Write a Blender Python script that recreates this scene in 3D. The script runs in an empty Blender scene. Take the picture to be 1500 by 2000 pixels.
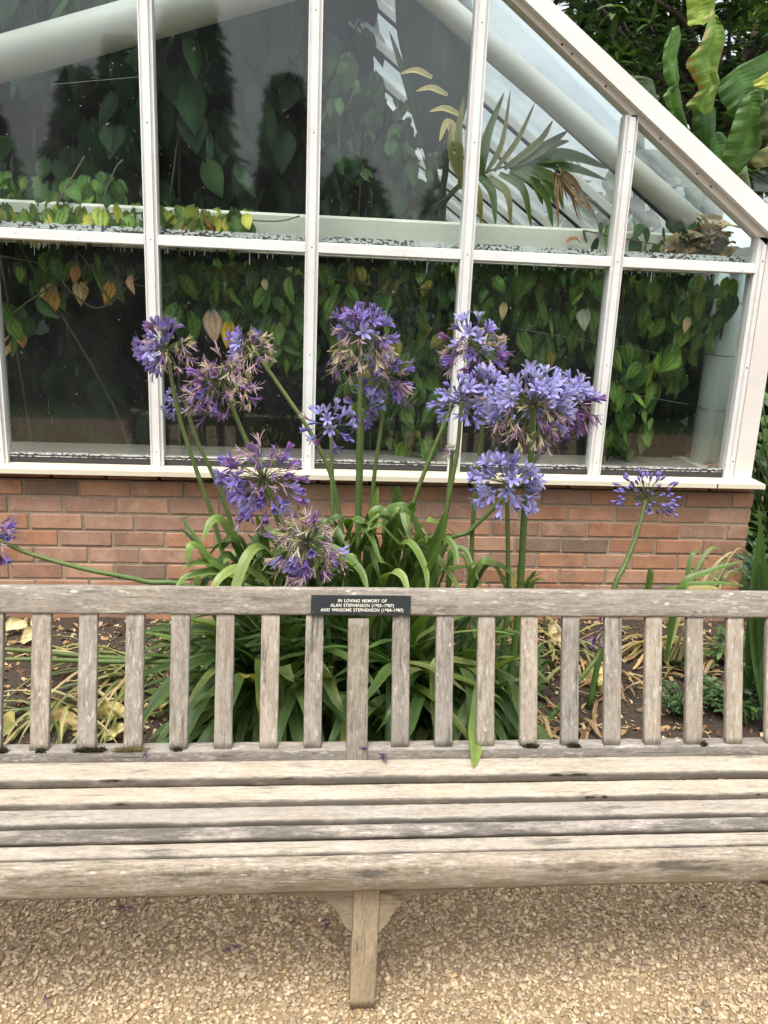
import bpy, math, random
import numpy as np
from mathutils import Matrix, Vector, noise as mnoise
random.seed(7); rng = np.random.default_rng(11)
SC = bpy.context.scene; COL = SC.collection
# ---------------------------------------------------------------- camera, world, sun, exposure
FPX = 1611.0; PITCH, YAW, ROLL, CH = math.radians(14.433), math.radians(5.584), math.radians(2.394), 1.55
Fw = np.array([math.sin(YAW)*math.cos(PITCH), math.cos(YAW)*math.cos(PITCH), -math.sin(PITCH)])
R0 = np.array([math.cos(YAW), -math.sin(YAW), 0]); U0 = np.cross(R0, Fw)
Rt = R0*math.cos(ROLL)+U0*math.sin(ROLL); Up = -R0*math.sin(ROLL)+U0*math.cos(ROLL)
CO = np.array([0, 0, CH])
cam = bpy.data.objects.new('camera', bpy.data.cameras.new('camera')); COL.objects.link(cam)
cam.data.sensor_fit = 'VERTICAL'; cam.data.sensor_height = 24; cam.data.lens = 24*FPX/2000
cam.data.clip_start = .05; cam.data.clip_end = 800
cam.matrix_world = Matrix(((Rt[0], Up[0], -Fw[0], 0), (Rt[1], Up[1], -Fw[1], 0), (Rt[2], Up[2], -Fw[2], CH), (0, 0, 0, 1)))
SC.camera = cam
SC.view_settings.view_transform = 'Standard'; SC.view_settings.look = 'None'
SC.view_settings.gamma = 1; SC.view_settings.exposure = 0.74
SUN_EL, SUN_AZ = math.radians(66), math.radians(200)      # azimuth from +Y clockwise: behind the photographer
W = bpy.data.worlds.new('World'); SC.world = W; W.use_nodes = True
wn = W.node_tree.nodes; wl = W.node_tree.links; wn.clear()
wo = wn.new('ShaderNodeOutputWorld'); bg = wn.new('ShaderNodeBackground'); sky = wn.new('ShaderNodeTexSky')
sky.sky_type = 'NISHITA'; sky.sun_disc = False; sky.sun_elevation = SUN_EL; sky.sun_rotation = SUN_AZ
sky.air_density = 1.0; sky.dust_density = 4.0; sky.ozone_density = 1.0
hs = wn.new('ShaderNodeHueSaturation'); hs.inputs['Saturation'].default_value = .28; hs.inputs['Value'].default_value = 1.5
tcw = wn.new('ShaderNodeTexCoord'); nzw = wn.new('ShaderNodeTexNoise'); nzw.inputs['Scale'].default_value = 2.2; nzw.inputs['Detail'].default_value = 6
rmw = wn.new('ShaderNodeMapRange'); rmw.inputs['From Min'].default_value = .3; rmw.inputs['From Max'].default_value = .7
rmw.inputs['To Min'].default_value = .75; rmw.inputs['To Max'].default_value = 1.25
mlw = wn.new('ShaderNodeVectorMath'); mlw.operation = 'SCALE'
sxw = wn.new('ShaderNodeSeparateXYZ'); elw = wn.new('ShaderNodeMapRange'); elw.inputs['From Min'].default_value = 0; elw.inputs['From Max'].default_value = .8   # overcast: horizon darker than zenith
elw.inputs['To Min'].default_value = .62; elw.inputs['To Max'].default_value = 1.3; muw = wn.new('ShaderNodeMath'); muw.operation = 'MULTIPLY'
wl.new(tcw.outputs['Generated'], sxw.inputs[0]); wl.new(sxw.outputs['Z'], elw.inputs['Value']); wl.new(elw.outputs['Result'], muw.inputs[1])
wl.new(tcw.outputs['Generated'], nzw.inputs['Vector']); wl.new(nzw.outputs['Fac'], rmw.inputs['Value'])
wl.new(sky.outputs['Color'], hs.inputs['Color']); wl.new(hs.outputs['Color'], mlw.inputs[0]); wl.new(rmw.outputs['Result'], muw.inputs[0]); wl.new(muw.outputs[0], mlw.inputs['Scale'])
wl.new(mlw.outputs[0], bg.inputs['Color']); bg.inputs['Strength'].default_value = .13; wl.new(bg.outputs[0], wo.inputs[0])
sl = bpy.data.lights.new('sun', 'SUN'); sl.energy = 1.25; sl.angle = math.radians(28); sl.color = (1, .95, .87)
so = bpy.data.objects.new('sun', sl); COL.objects.link(so)
sd = Vector((math.sin(SUN_AZ)*math.cos(SUN_EL), math.cos(SUN_AZ)*math.cos(SUN_EL), math.sin(SUN_EL)))
so.rotation_euler = sd.to_track_quat('Z', 'Y').to_euler()
SC.cycles.max_bounces = 8; SC.cycles.diffuse_bounces = 3; SC.cycles.glossy_bounces = 3
SC.cycles.transparent_max_bounces = 24; SC.cycles.transmission_bounces = 4
SC.cycles.caustics_reflective = False; SC.cycles.caustics_refractive = False

# ---------------------------------------------------------------- helpers
def ray(x, y): return Fw + Rt*(x-750)/FPX + Up*(1000-y)/FPX
def atY(x, y, Y): d = ray(x, y); return CO + d*(Y/d[1])
def atZ(x, y, Z): d = ray(x, y); return CO + d*((Z-CH)/d[2])
def s2l(c): return tuple((v/12.92 if v <= .04045 else ((v+.055)/1.055)**2.4) for v in [q/255 for q in c])
def tag(o, label=None, cat=None, group=None, kind=None):
    if label: o['label'] = label
    if cat: o['category'] = cat
    if group: o['group'] = group
    if kind: o['kind'] = kind
    return o
def empty(name, loc=(0, 0, 0), label=None, cat=None, group=None):
    o = bpy.data.objects.new(name, None); COL.objects.link(o); o.location = Vector([float(v) for v in loc]); o.empty_display_size = .05
    return tag(o, label, cat, group)
def link(name, me, parent=None, mat=None):
    o = bpy.data.objects.new(name, me); COL.objects.link(o)
    if parent: o.parent = parent
    if mat: me.materials.append(mat)
    return o
def nmesh(name, V, F, mat=None, parent=None, cols=None, smooth=False, origin=None):
    """V (n,3) array, F (m,k) array or list of such arrays"""
    V = np.asarray(V, np.float32).reshape(-1, 3)
    if origin is not None: V = V - np.asarray(origin, np.float32)
    Fs = F if isinstance(F, list) else [F]
    me = bpy.data.meshes.new(name); me.vertices.add(len(V)); me.vertices.foreach_set('co', V.ravel())
    li = np.concatenate([np.asarray(f, np.int32).ravel() for f in Fs]); me.loops.add(len(li)); me.loops.foreach_set('vertex_index', li)
    tot = np.concatenate([np.full(len(f), np.asarray(f).shape[1], np.int32) for f in Fs])
    st = np.concatenate([[0], np.cumsum(tot)[:-1]]).astype(np.int32)
    me.polygons.add(len(tot)); me.polygons.foreach_set('loop_start', st)
    try: me.polygons.foreach_set('loop_total', tot)
    except Exception: pass
    me.polygons.foreach_set('use_smooth', np.full(len(tot), bool(smooth)))
    if cols is not None:
        a = me.color_attributes.new('col', 'FLOAT_COLOR', 'POINT'); c = np.ones((len(V), 4), np.float32); c[:, :3] = cols
        a.data.foreach_set('color', c.ravel())
    me.update(calc_edges=True)
    o = link(name, me, parent, mat)
    if origin is not None and parent is None: o.location = Vector([float(v) for v in origin])
    return o
class MB:
    def __init__(s): s.v = []; s.f = {}; s.c = []; s.n = 0
    def add(s, V, F, col=(1, 1, 1)):
        V = np.asarray(V, float).reshape(-1, 3)
        for f in (F if isinstance(F, list) and len(F) and isinstance(F[0], np.ndarray) and F[0].ndim == 2 else [np.asarray(F)]):
            s.f.setdefault(f.shape[1], []).append(f+s.n)
        s.v.append(V); c = np.asarray(col, float); s.c.append(np.broadcast_to(c, (len(V), 3)) if c.ndim == 1 else c); s.n += len(V)
    def box(s, x0, x1, y0, y1, z0, z1, col=(1, 1, 1)):
        V = [(x, y, z) for x in (x0, x1) for y in (y0, y1) for z in (z0, z1)]
        s.add(V, np.array([(0, 1, 3, 2), (4, 6, 7, 5), (0, 4, 5, 1), (2, 3, 7, 6), (0, 2, 6, 4), (1, 5, 7, 3)]), col)
    def tube(s, P, r, n=8, col=(1, 1, 1), cap=True):
        P = np.asarray(P, float); m = len(P); r = np.broadcast_to(np.asarray(r, float), (m,))
        T = np.gradient(P, axis=0); T /= np.linalg.norm(T, axis=1)[:, None]+1e-12
        ref = np.array([0, 0, 1.]) if abs(T[0, 2]) < .9 else np.array([1., 0, 0])
        A = np.cross(T, ref); A /= np.linalg.norm(A, axis=1)[:, None]+1e-12
        for i in range(1, m):
            a = A[i-1]-T[i]*(A[i-1]@T[i]); A[i] = a/(np.linalg.norm(a)+1e-12)
        B = np.cross(T, A); th = np.linspace(0, 2*np.pi, n, endpoint=False)
        V = P[:, None]+r[:, None, None]*(A[:, None]*np.cos(th)[None, :, None]+B[:, None]*np.sin(th)[None, :, None])
        i = np.arange(m-1)[:, None]*n; j = np.arange(n)[None]; k = (j+1) % n
        F = np.stack([i+j, i+k, i+n+k, i+n+j], -1).reshape(-1, 4)
        c = np.asarray(col, float); c = np.repeat(c, n, 0) if c.ndim == 2 else c
        fl = [F]
        if cap: fl += [np.arange(n)[::-1][None], (np.arange(n)+(m-1)*n)[None]]
        s.add(V.reshape(-1, 3), fl, c)
    def build(s, name, mat=None, parent=None, smooth=False, origin=None, cols=True):
        return nmesh(name, np.concatenate(s.v), [np.concatenate(f) for f in s.f.values()], mat, parent, np.concatenate(s.c) if cols else None, smooth, origin)
def inst(TV, TF, M, T, C, TC=None):
    """N copies of template (n verts) -> arrays. M (N,3,3), T (N,3), C (N,3)"""
    N, n = len(M), len(TV)
    V = np.einsum('nij,kj->nki', M, TV)+T[:, None]
    F = (TF[None]+(np.arange(N)*n)[:, None, None]).reshape(-1, TF.shape[1])
    CC = np.repeat(C[:, None], n, 1) if TC is None else C[:, None]*TC[None]
    return V.reshape(-1, 3), F, CC.reshape(-1, 3)
def frame(d, up):
    """columns x,y,z with y=d, z approx up"""
    d = d/np.linalg.norm(d, axis=-1, keepdims=True); x = np.cross(d, up); x /= np.linalg.norm(x, axis=-1, keepdims=True)+1e-9
    z = np.cross(x, d); return np.stack([x, d, z], -1)
def grid(nu, nv):
    i = np.arange(nu-1)[:, None]*nv; j = np.arange(nv-1)[None]
    return np.stack([i+j, i+j+1, i+nv+j+1, i+nv+j], -1).reshape(-1, 4)
def catmull(P, n=8):
    P = np.asarray(P, float); Q = np.vstack([2*P[0]-P[1], P, 2*P[-1]-P[-2]]); out = []
    for i in range(1, len(Q)-2):
        t = np.linspace(0, 1, n, endpoint=False)[:, None]
        out.append(.5*((2*Q[i])+(Q[i+1]-Q[i-1])*t+(2*Q[i-1]-5*Q[i]+4*Q[i+1]-Q[i+2])*t**2+(-Q[i-1]+3*Q[i]-3*Q[i+1]+Q[i+2])*t**3))
    return np.vstack(out+[P[-1:]])
# ---------------------------------------------------------------- materials
class NT:
    def __init__(s, name):
        s.m = bpy.data.materials.new(name); s.m.use_nodes = True; s.n = s.m.node_tree.nodes; s.l = s.m.node_tree.links
        s.n.clear(); s.out = s.n.new('ShaderNodeOutputMaterial')
    def N(s, t, **k):
        o = s.n.new('ShaderNode'+t)
        for a, b in k.items():
            if a.startswith('_'): setattr(o, a[1:], b)
            else:
                key = int(a[1:]) if a[0] == 'i' and a[1:].isdigit() else a.replace('__', ' ')
                if isinstance(b, bpy.types.NodeSocket): s.l.new(b, o.inputs[key])
                else: o.inputs[key].default_value = b
        return o
    def noise(s, vec, scale, detail=5, rough=.55, dist=0):
        return s.N('TexNoise', Vector=vec, Scale=scale, Detail=detail, Roughness=rough, Distortion=dist).outputs['Fac']
    def map(s, v, a, b, c=0, d=1): return s.N('MapRange', Value=v, From__Min=a, From__Max=b, To__Min=c, To__Max=d).outputs['Result']
    def mix(s, f, a, b, mode='MIX'):
        o = s.N('Mix', _data_type='RGBA', _blend_type=mode, _clamp_factor=True)
        for i, v in ((0, f), (6, a), (7, b)):
            if isinstance(v, bpy.types.NodeSocket): s.l.new(v, o.inputs[i])
            else: o.inputs[i].default_value = (v if i == 0 else (tuple(v)+(1,))[:4])
        return o.outputs[2]
    def math(s, op, a, b=0): return s.N('Math', _operation=op, i0=a, i1=b).outputs[0]
    def coords(s, kind='Object', scale=(1, 1, 1), rnd=False):
        c = s.N('TexCoord').outputs[kind]
        if rnd:
            r = s.N('ObjectInfo').outputs['Random']; v = s.N('CombineXYZ', X=s.math('MULTIPLY', r, 37.), Y=s.math('MULTIPLY', r, 91.), Z=s.math('MULTIPLY', r, 17.)).outputs[0]
            c = s.N('VectorMath', _operation='ADD', i0=c, i1=v).outputs[0]
        return s.N('Mapping', Vector=c, Scale=scale).outputs[0]
    def attr(s): return s.N('VertexColor', _layer_name='col').outputs['Color']
    def bump(s, h, d=.01, st=.6): return s.N('Bump', Height=h, Distance=d, Strength=st).outputs[0]
    def pbr(s, col, rough=.7, bump=None, spec=.5, **k):
        p = s.N('BsdfPrincipled', Roughness=rough)
        p.inputs['Specular IOR Level'].default_value = spec
        for a, v in (('Base Color', col),):
            if isinstance(v, bpy.types.NodeSocket): s.l.new(v, p.inputs[a])
            else: p.inputs[a].default_value = tuple(v)+(1,)
        if bump is not None: s.l.new(bump, p.inputs['Normal'])
        for a, v in k.items(): p.inputs[a.replace('__', ' ')].default_value = v
        return p.outputs[0]
    def done(s, sh): s.l.new(sh, s.out.inputs[0]); return s.m
def foliage_mat(name, rough=.45, transl=.25, bright=(1, 1, 1), spec=.4, bumpy=0, vein=0):
    t = NT(name); c = t.attr(); n = t.noise(t.coords(), 35, 4)
    c = t.mix(1, c, t.mix(n, (.65, .68, .6), (1.3, 1.25, 1.2)), 'MULTIPLY')
    b = t.bump(t.noise(t.coords(), 90, 3), .004, bumpy) if bumpy else None
    p = t.pbr(c, rough, b, spec)
    tr = t.N('BsdfTranslucent', Color=t.mix(1, c, (1.3, 1.5, .5), 'MULTIPLY'))
    mx = t.N('MixShader', i0=transl, i1=p, i2=tr.outputs[0]); return t.done(mx.outputs[0])
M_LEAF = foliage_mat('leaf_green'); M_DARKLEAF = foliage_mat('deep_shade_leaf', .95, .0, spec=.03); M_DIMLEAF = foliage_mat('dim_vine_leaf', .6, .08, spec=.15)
M_STRAP = foliage_mat('strap_leaf', .42, .22, bumpy=.25)
M_VINE = foliage_mat('vine_leaf', .5, .15, spec=.22, bumpy=.4); M_DRY = foliage_mat('dry_leaf', .85, .15, spec=.15, bumpy=.5)
M_PETAL = foliage_mat('petal', .55, .35, spec=.25)
M_STEM = foliage_mat('flower_stalk', .45, .0, bumpy=.15)
M_BANANA = foliage_mat('banana_leaf', .45, .38, bumpy=.3)
def bark():
    t = NT('bark'); n = t.noise(t.coords(scale=(8, 8, 2)), 3, 8); return t.done(t.pbr(t.mix(n, (.03, .025, .018), (.1, .085, .06)), .9, t.bump(n, .03)))
M_BARK = bark()
def wood(name, light, dark, mould, lichen=.5, edge=0, low=0):
    t = NT(name)
    g1 = t.noise(t.coords(scale=(4.5, 30, 30), rnd=True), 1.6, 8, .66, .5)
    g2 = t.noise(t.coords(scale=(22, 170, 170), rnd=True), 1.3, 6, .75)
    big = t.noise(t.coords(scale=(1.6, 5, 5), rnd=True), 1.5, 4, .55)
    g3 = t.noise(t.coords(scale=(45, 85, 85), rnd=True), 1.2, 6, .8)
    f = t.math('ADD', t.math('ADD', t.math('MULTIPLY', g1, .36), t.math('MULTIPLY', g2, .30)), t.math('MULTIPLY', g3, .34))
    c = t.mix(t.map(f, .42, .57), dark, light)
    c = t.mix(t.map(big, .35, .7, .0, .45), c, tuple(v*.72 for v in light))
    tint = t.noise(t.coords(scale=(3, 9, 9), rnd=True), 2.1, 3)
    c = t.mix(t.map(tint, .5, .75, 0, .22), c, (light[0]*.85, light[1]*.72, light[2]*.5))
    rd = t.N('ObjectInfo').outputs['Random']; c = t.mix(1, c, t.mix(rd, (.80, .82, .85), (1.12, 1.08, 1.02)), 'MULTIPLY')
    # cracks: thin dark streaks
    cr = t.noise(t.coords(scale=(5, 190, 190), rnd=True), 1.1, 3, .5)
    crk = t.map(cr, .655, .70); c = t.mix(t.math('MULTIPLY', crk, .55), c, tuple(v*.25 for v in dark))
    # pale lichen spots
    lv = t.N('TexVoronoi', Vector=t.coords(scale=(22, 48, 48), rnd=True), Scale=1.0, Randomness=1).outputs['Distance']
    ln = t.noise(t.coords(scale=(60, 90, 90), rnd=True), 1, 4); lm = t.noise(t.coords(scale=(5, 8, 8), rnd=True), 1, 3)
    li = t.math('MULTIPLY', t.map(t.math('ADD', lv, t.math('MULTIPLY', ln, .9)), .62, .5), t.map(lm, .50, .60))
    c = t.mix(t.math('MULTIPLY', li, lichen), c, (.50, .48, .41))
    fl = t.math('MULTIPLY', t.map(t.noise(t.coords(scale=(26, 105, 105), rnd=True), 1.1, 3, .6), .585, .63), t.map(t.noise(t.coords(scale=(4, 10, 10), rnd=True), 1, 3), .42, .56))
    c = t.mix(t.math('MULTIPLY', fl, lichen*.6), c, (.52, .495, .43))
    # dark mould
    mn = t.noise(t.coords(scale=(3.5, 22, 22), rnd=True), 1.3, 7, .68); mk = t.map(mn, .60-mould*.12, .68-mould*.1)
    c = t.mix(t.math('MULTIPLY', mk, .75), c, (.075, .068, .055))
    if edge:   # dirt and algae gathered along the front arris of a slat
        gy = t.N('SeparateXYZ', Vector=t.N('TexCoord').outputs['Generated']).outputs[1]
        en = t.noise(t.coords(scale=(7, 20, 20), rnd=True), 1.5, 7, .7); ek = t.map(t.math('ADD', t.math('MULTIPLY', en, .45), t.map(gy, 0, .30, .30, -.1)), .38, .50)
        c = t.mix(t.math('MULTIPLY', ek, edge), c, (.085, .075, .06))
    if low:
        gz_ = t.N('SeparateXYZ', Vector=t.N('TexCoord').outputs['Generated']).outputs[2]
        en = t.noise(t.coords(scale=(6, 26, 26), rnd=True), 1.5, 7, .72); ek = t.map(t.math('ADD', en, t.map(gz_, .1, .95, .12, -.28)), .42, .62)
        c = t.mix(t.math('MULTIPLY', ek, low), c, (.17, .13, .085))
    sp = t.map(t.noise(t.coords(scale=(120, 160, 160), rnd=True), 1, 3), .70, .74); c = t.mix(t.math('MULTIPLY', sp, .6), c, (.06, .05, .04))
    return t.done(t.pbr(c, .82, t.bump(t.math('SUBTRACT', f, t.math('MULTIPLY', crk, .4)), .004, .55), .25))
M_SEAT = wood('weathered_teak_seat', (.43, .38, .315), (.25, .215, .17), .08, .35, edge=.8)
M_BACK = wood('weathered_teak_back', (.38, .335, .28), (.17, .146, .115), .22, .8)
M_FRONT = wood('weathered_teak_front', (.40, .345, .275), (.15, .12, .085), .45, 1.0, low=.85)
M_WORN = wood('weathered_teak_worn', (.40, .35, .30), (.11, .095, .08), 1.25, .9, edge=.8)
M_LEGW = wood('weathered_teak_leg', (.44, .36, .245), (.24, .19, .125), .3, .2)
M_POST = wood('weathered_teak_post', (.29, .255, .205), (.13, .11, .085), .6, .5)
def paint(name, col, dirt=.25, rough=.4, mould=0, streak=False):
    t = NT(name); n = t.noise(t.coords(rnd=True), 3.5, 6); n2 = t.noise(t.coords(rnd=True), 60, 4)
    c = t.mix(t.map(n, .45, .8, 0, dirt), col, (.42, .36, .26))
    c = t.mix(t.map(n2, .68, .74, 0, .5), c, (.16, .12, .08))
    n3 = t.noise(t.coords(scale=(1, 1, 14) if not streak else (14, 14, 1), rnd=True), 2, 5); c = t.mix(t.map(n3, .5, .8, 0, dirt*.8), c, (.5, .47, .4))
    if mould:
        v = t.noise(t.coords(scale=(1, 1, 1.4), rnd=True), 75, 2, .6); w = t.noise(t.coords(rnd=True), 6, 3)
        k = t.math('MULTIPLY', t.map(v, .50, .53), t.map(w, .36, .46)); c = t.mix(t.math('MULTIPLY', k, mould), c, (.02, .02, .018))
    return t.done(t.pbr(c, rough, t.bump(n2, .001, .2), .5))
M_WHITE = paint('white_frame_paint', (.68, .68, .66), .34)
M_CREAM = paint('cream_sill_paint', (.64, .58, .44), .5, .5)
M_TUBE = paint('grey_white_steel', (.42, .43, .40), .7, .5)
M_BEAM = paint('cream_inner_beam', (.58, .57, .49), .35, .5)
M_LIP = paint('mouldy_inner_lip', (.50, .50, .48), .4, .5, mould=.97)
M_LIPD = paint('dirty_gasket', (.06, .06, .055), .5, .6, mould=.9)
M_COLUMN = paint('pale_blue_column', (.58, .66, .66), .12, .4, streak=True)
M_FLANGE = paint('dirty_cream_flange', (.66, .62, .57), .3, .5)
def plain(name, col, rough=.6, metal=0, spec=.5):
    t = NT(name); n = t.noise(t.coords(), 20, 4); return t.done(t.pbr(t.mix(n, tuple(v*.75 for v in col), tuple(min(1, v*1.2) for v in col)), rough, None, spec, Metallic=metal))
M_GASKET = plain('black_gasket', (.03, .03, .03)); M_SCREW = plain('dark_screw', (.08, .07, .06), .4, .6)
M_TILE = plain('grey_sill_tile', (.22, .20, .17), .8); M_FLOORIN = plain('glasshouse_floor', (.07, .06, .045), .9)
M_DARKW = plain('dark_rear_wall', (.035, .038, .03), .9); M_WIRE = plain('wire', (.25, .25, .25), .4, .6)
M_PLAQUE = plain('plaque_face', (.022, .026, .027), .35); M_LETTER = plain('plaque_lettering', (.75, .73, .62), .5)
def glass(name, dirt=.04, tint=(.93, .96, .95), roof=False):
    t = NT(name); fc = t.N('LayerWeight', Blend=.5).outputs['Facing']; fr = t.math('ADD', t.math('MULTIPLY', t.math('POWER', fc, 5.), .95), .037)
    tr = t.N('BsdfTransparent', Color=tint+(1,)); gl = t.N('BsdfGlossy', Color=(1, 1, 1, 1), Roughness=.03)
    a = t.N('MixShader', i0=fr, i1=tr.outputs[0], i2=gl.outputs[0])
    n = t.noise(t.coords(scale=(1, 1, .6), rnd=True), 2.2, 6, .65); sp = t.noise(t.coords(rnd=True), 75, 2)
    dr = t.noise(t.coords(scale=(40, 40, 2.5), rnd=True), 1.5, 4)
    f = t.math('ADD', t.map(n, .4, .8, dirt*.3, dirt*2.2), t.map(sp, .735, .76, 0, .35)); f = t.math('ADD', f, t.map(dr, .66, .74, 0, .06))
    df = t.N('BsdfTranslucent', Color=(.8, .82, .8, 1)) if roof else t.N('BsdfDiffuse', Color=(.5, .51, .49, 1)); b = t.N('MixShader', i0=f, i1=a.outputs[0], i2=df.outputs[0])
    return t.done(b.outputs[0])
M_GLASS = glass('dusty_glass', .010); M_RGLASS = glass('roof_glass', .12, (.93, .96, .96), True)
def brickm():
    t = NT('brick'); c = t.attr(); co = t.coords()
    n = t.noise(co, 14, 5, .6); c = t.mix(1, c, t.mix(n, (.55, .53, .52), (1.45, 1.45, 1.45)), 'MULTIPLY')
    b2 = t.noise(t.coords(scale=(1, 1, .5)), 7, 3); c = t.mix(t.map(b2, .55, .7, 0, .45), c, (.17, .12, .085))
    w = t.noise(co, 6, 6, .7); c = t.mix(t.map(w, .56, .72, 0, .5), c, (.55, .44, .36))
    pit = t.noise(t.coords(scale=(1, 1, .7)), 130, 2); pk = t.map(pit, .68, .72); c = t.mix(t.math('MULTIPLY', pk, .75), c, (.05, .03, .02))
    wp = t.math('MULTIPLY', t.map(t.noise(co, 170, 2), .66, .7), t.map(t.noise(co, 4, 3), .5, .6)); c = t.mix(t.math('MULTIPLY', wp, .7), c, (.65, .6, .5))
    return t.done(t.pbr(c, .88, t.bump(t.math('SUBTRACT', n, pk), .004, .7), .2))
M_BRICK = brickm()
def mortar():
    t = NT('mortar'); n = t.noise(t.coords(), 60, 6); m = t.noise(t.coords(), 5, 3); return t.done(t.pbr(t.mix(t.math('MULTIPLY', n, m), (.22, .175, .125), (.50, .41, .30)), .95, t.bump(n, .004, .8), .1))
M_MORTAR = mortar()
def gravelm():
    t = NT('gravel_stone'); c = t.attr(); n = t.noise(t.coords(), 160, 4); c = t.mix(1, c, t.mix(n, (.78, .76, .72), (1.2, 1.2, 1.2)), 'MULTIPLY')
    return t.done(t.pbr(c, .8, t.bump(n, .001, .5), .3))
M_STONE = gravelm()
def sandm():
    t = NT('sandy_path'); co = t.coords(); n = t.noise(co, 160, 6, .7); m = t.noise(co, 5, 4)
    v = t.N('TexVoronoi', Vector=co, Scale=95.).outputs['Color']; v = t.N('SeparateColor', Color=v).outputs[0]
    c = t.mix(n, (.15, .105, .06), (.38, .275, .16)); c = t.mix(t.map(v, 0, 1, 0, .4), c, (.27, .20, .125)); c = t.mix(t.map(m, .45, .75, 0, .5), c, (.40, .28, .16))
    return t.done(t.pbr(c, .9, t.bump(t.math('ADD', n, v), .004, .6), .2))
M_SAND = sandm()
def soilm():
    t = NT('soil'); co = t.coords(); n = t.noise(co, 55, 8, .7); m = t.noise(co, 7, 4)
    c = t.mix(n, (.022, .016, .012), (.10, .075, .055)); c = t.mix(t.map(m, .4, .7, 0, .4), c, (.10, .075, .055))
    s = t.map(t.noise(co, 110, 2), .69, .72); c = t.mix(t.math('MULTIPLY', s, .8), c, (.35, .3, .22))
    return t.done(t.pbr(c, .95, t.bump(n, .02, .9), .2))
M_SOIL = soilm()
def grassm():
    t = NT('lawn'); n = t.noise(t.coords(), 6, 8, .7); return t.done(t.pbr(t.mix(n, (.03, .055, .015), (.09, .13, .035)), .9, t.bump(n, .03), .2))
M_LAWN = grassm()
def mossm():
    t = NT('moss'); c = t.attr(); return t.done(t.pbr(c, .95, None, .1))
M_MOSS = mossm()

# ---------------------------------------------------------------- templates
def heart_leaf(pleat=1.0, fold=.15, droop=.2, nu=19, nv=11, bend=.0, wid=.62, cup=0.):
    """unit leaf: y from 0 (base) to 1 (tip), x across; heart shaped"""
    u = np.linspace(0, 1, nu); v = np.linspace(-1, 1, nv)
    w = wid*.5*np.sin(np.pi*np.clip(u, 0, 1)**.62)**.8*(1-.25*u); w[0] = .10*wid; w[-1] = .003
    U, V = np.meshgrid(u, v, indexing='ij'); X = V*w[:, None]
    Y = U - .07*np.exp(-U*9)*np.abs(V)**1.2*2.0
    Z = -fold*np.abs(X) + pleat*.034*np.cos(V*np.pi*3.2)*np.sin(np.pi*U)**.7 - droop*U**2*.35 + pleat*.014*np.sin(U*34+np.abs(V)*7)*np.sin(np.pi*U)
    X = X+bend*U**2; Z = Z+bend*.8*V*U*wid+cup*(X/wid)**2*2
    TC = 1+.28*pleat*np.cos(V*np.pi*3.2)+.16*pleat*np.sin(U*34+np.abs(V)*7); TC = TC*(.75+.5*np.sin(np.pi*U)); TC = np.repeat(TC.reshape(-1, 1), 3, 1)
    TC[:, 1] *= 1.02
    return np.stack([X, Y, Z], -1).reshape(-1, 3), grid(nu, nv), TC
def lance_leaf(wid=.28, fold=.3, droop=.35, nu=7, nv=3):
    u = np.linspace(0, 1, nu); v = np.linspace(-1, 1, nv); w = wid*.5*np.sin(np.pi*u**.8)**.8; w[0] = .02; w[-1] = .004
    U, V = np.meshgrid(u, v, indexing='ij'); X = V*w[:, None]; Z = fold*np.abs(X)-droop*U**2
    return np.stack([X, U, Z], -1).reshape(-1, 3), grid(nu, nv), None
def curl_leaf(k, wid=.5, nu=9, nv=6):
    r = np.random.default_rng(k); u = np.linspace(0, 1, nu); v = np.linspace(-1, 1, nv); w = wid*.5*np.sin(np.pi*(u*.94+.03))**.7
    U, V = np.meshgrid(u, v, indexing='ij'); c = r.uniform(.6, 2.2); a = V*w[:, None]*c*2
    X = np.sin(a)/(c*2)*1.0; Z = (1-np.cos(a))/(c*2)*r.choice([1, 1, -1]) + .10*np.sin(U*r.uniform(4, 9)+r.uniform(0, 6)) + .035*np.sin(V*5+U*11)
    X = X+.12*np.sin(U*r.uniform(2, 5)+r.uniform(0, 6)); return np.stack([X, U-.5, Z], -1).reshape(-1, 3), grid(nu, nv), None
def rand_rot(n, r=rng):
    q = r.normal(size=(n, 4)); q /= np.linalg.norm(q, axis=1)[:, None]; w, x, y, z = q.T
    return np.stack([np.stack([1-2*(y*y+z*z), 2*(x*y-z*w), 2*(x*z+y*w)], -1), np.stack([2*(x*y+z*w), 1-2*(x*x+z*z), 2*(y*z-x*w)], -1), np.stack([2*(x*z-y*w), 2*(y*z+x*w), 1-2*(x*x+y*y)], -1)], 1)
def jit(c, n, s=.25, r=rng):
    c = np.asarray(c, float); k = np.exp(r.normal(0, s, (n, 1))); h = np.exp(r.normal(0, s*.35, (n, 3))); return c[None]*k*h
def pick(cs, ws, n, r=rng):
    cs = np.asarray(cs, float); ws = np.asarray(ws, float); return cs[r.choice(len(cs), n, p=ws/ws.sum())]
def hang(n, face=(0, -1, .25), spread=.5, tilt=.45, r=rng):
    """leaf frames hanging tip-down, upper face towards `face`"""
    d = np.stack([r.normal(0, tilt, n), r.normal(-.1, tilt*.6, n), -np.ones(n)], -1); f = np.asarray(face)[None]+r.normal(0, spread, (n, 3)); return frame(d, f)
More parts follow.
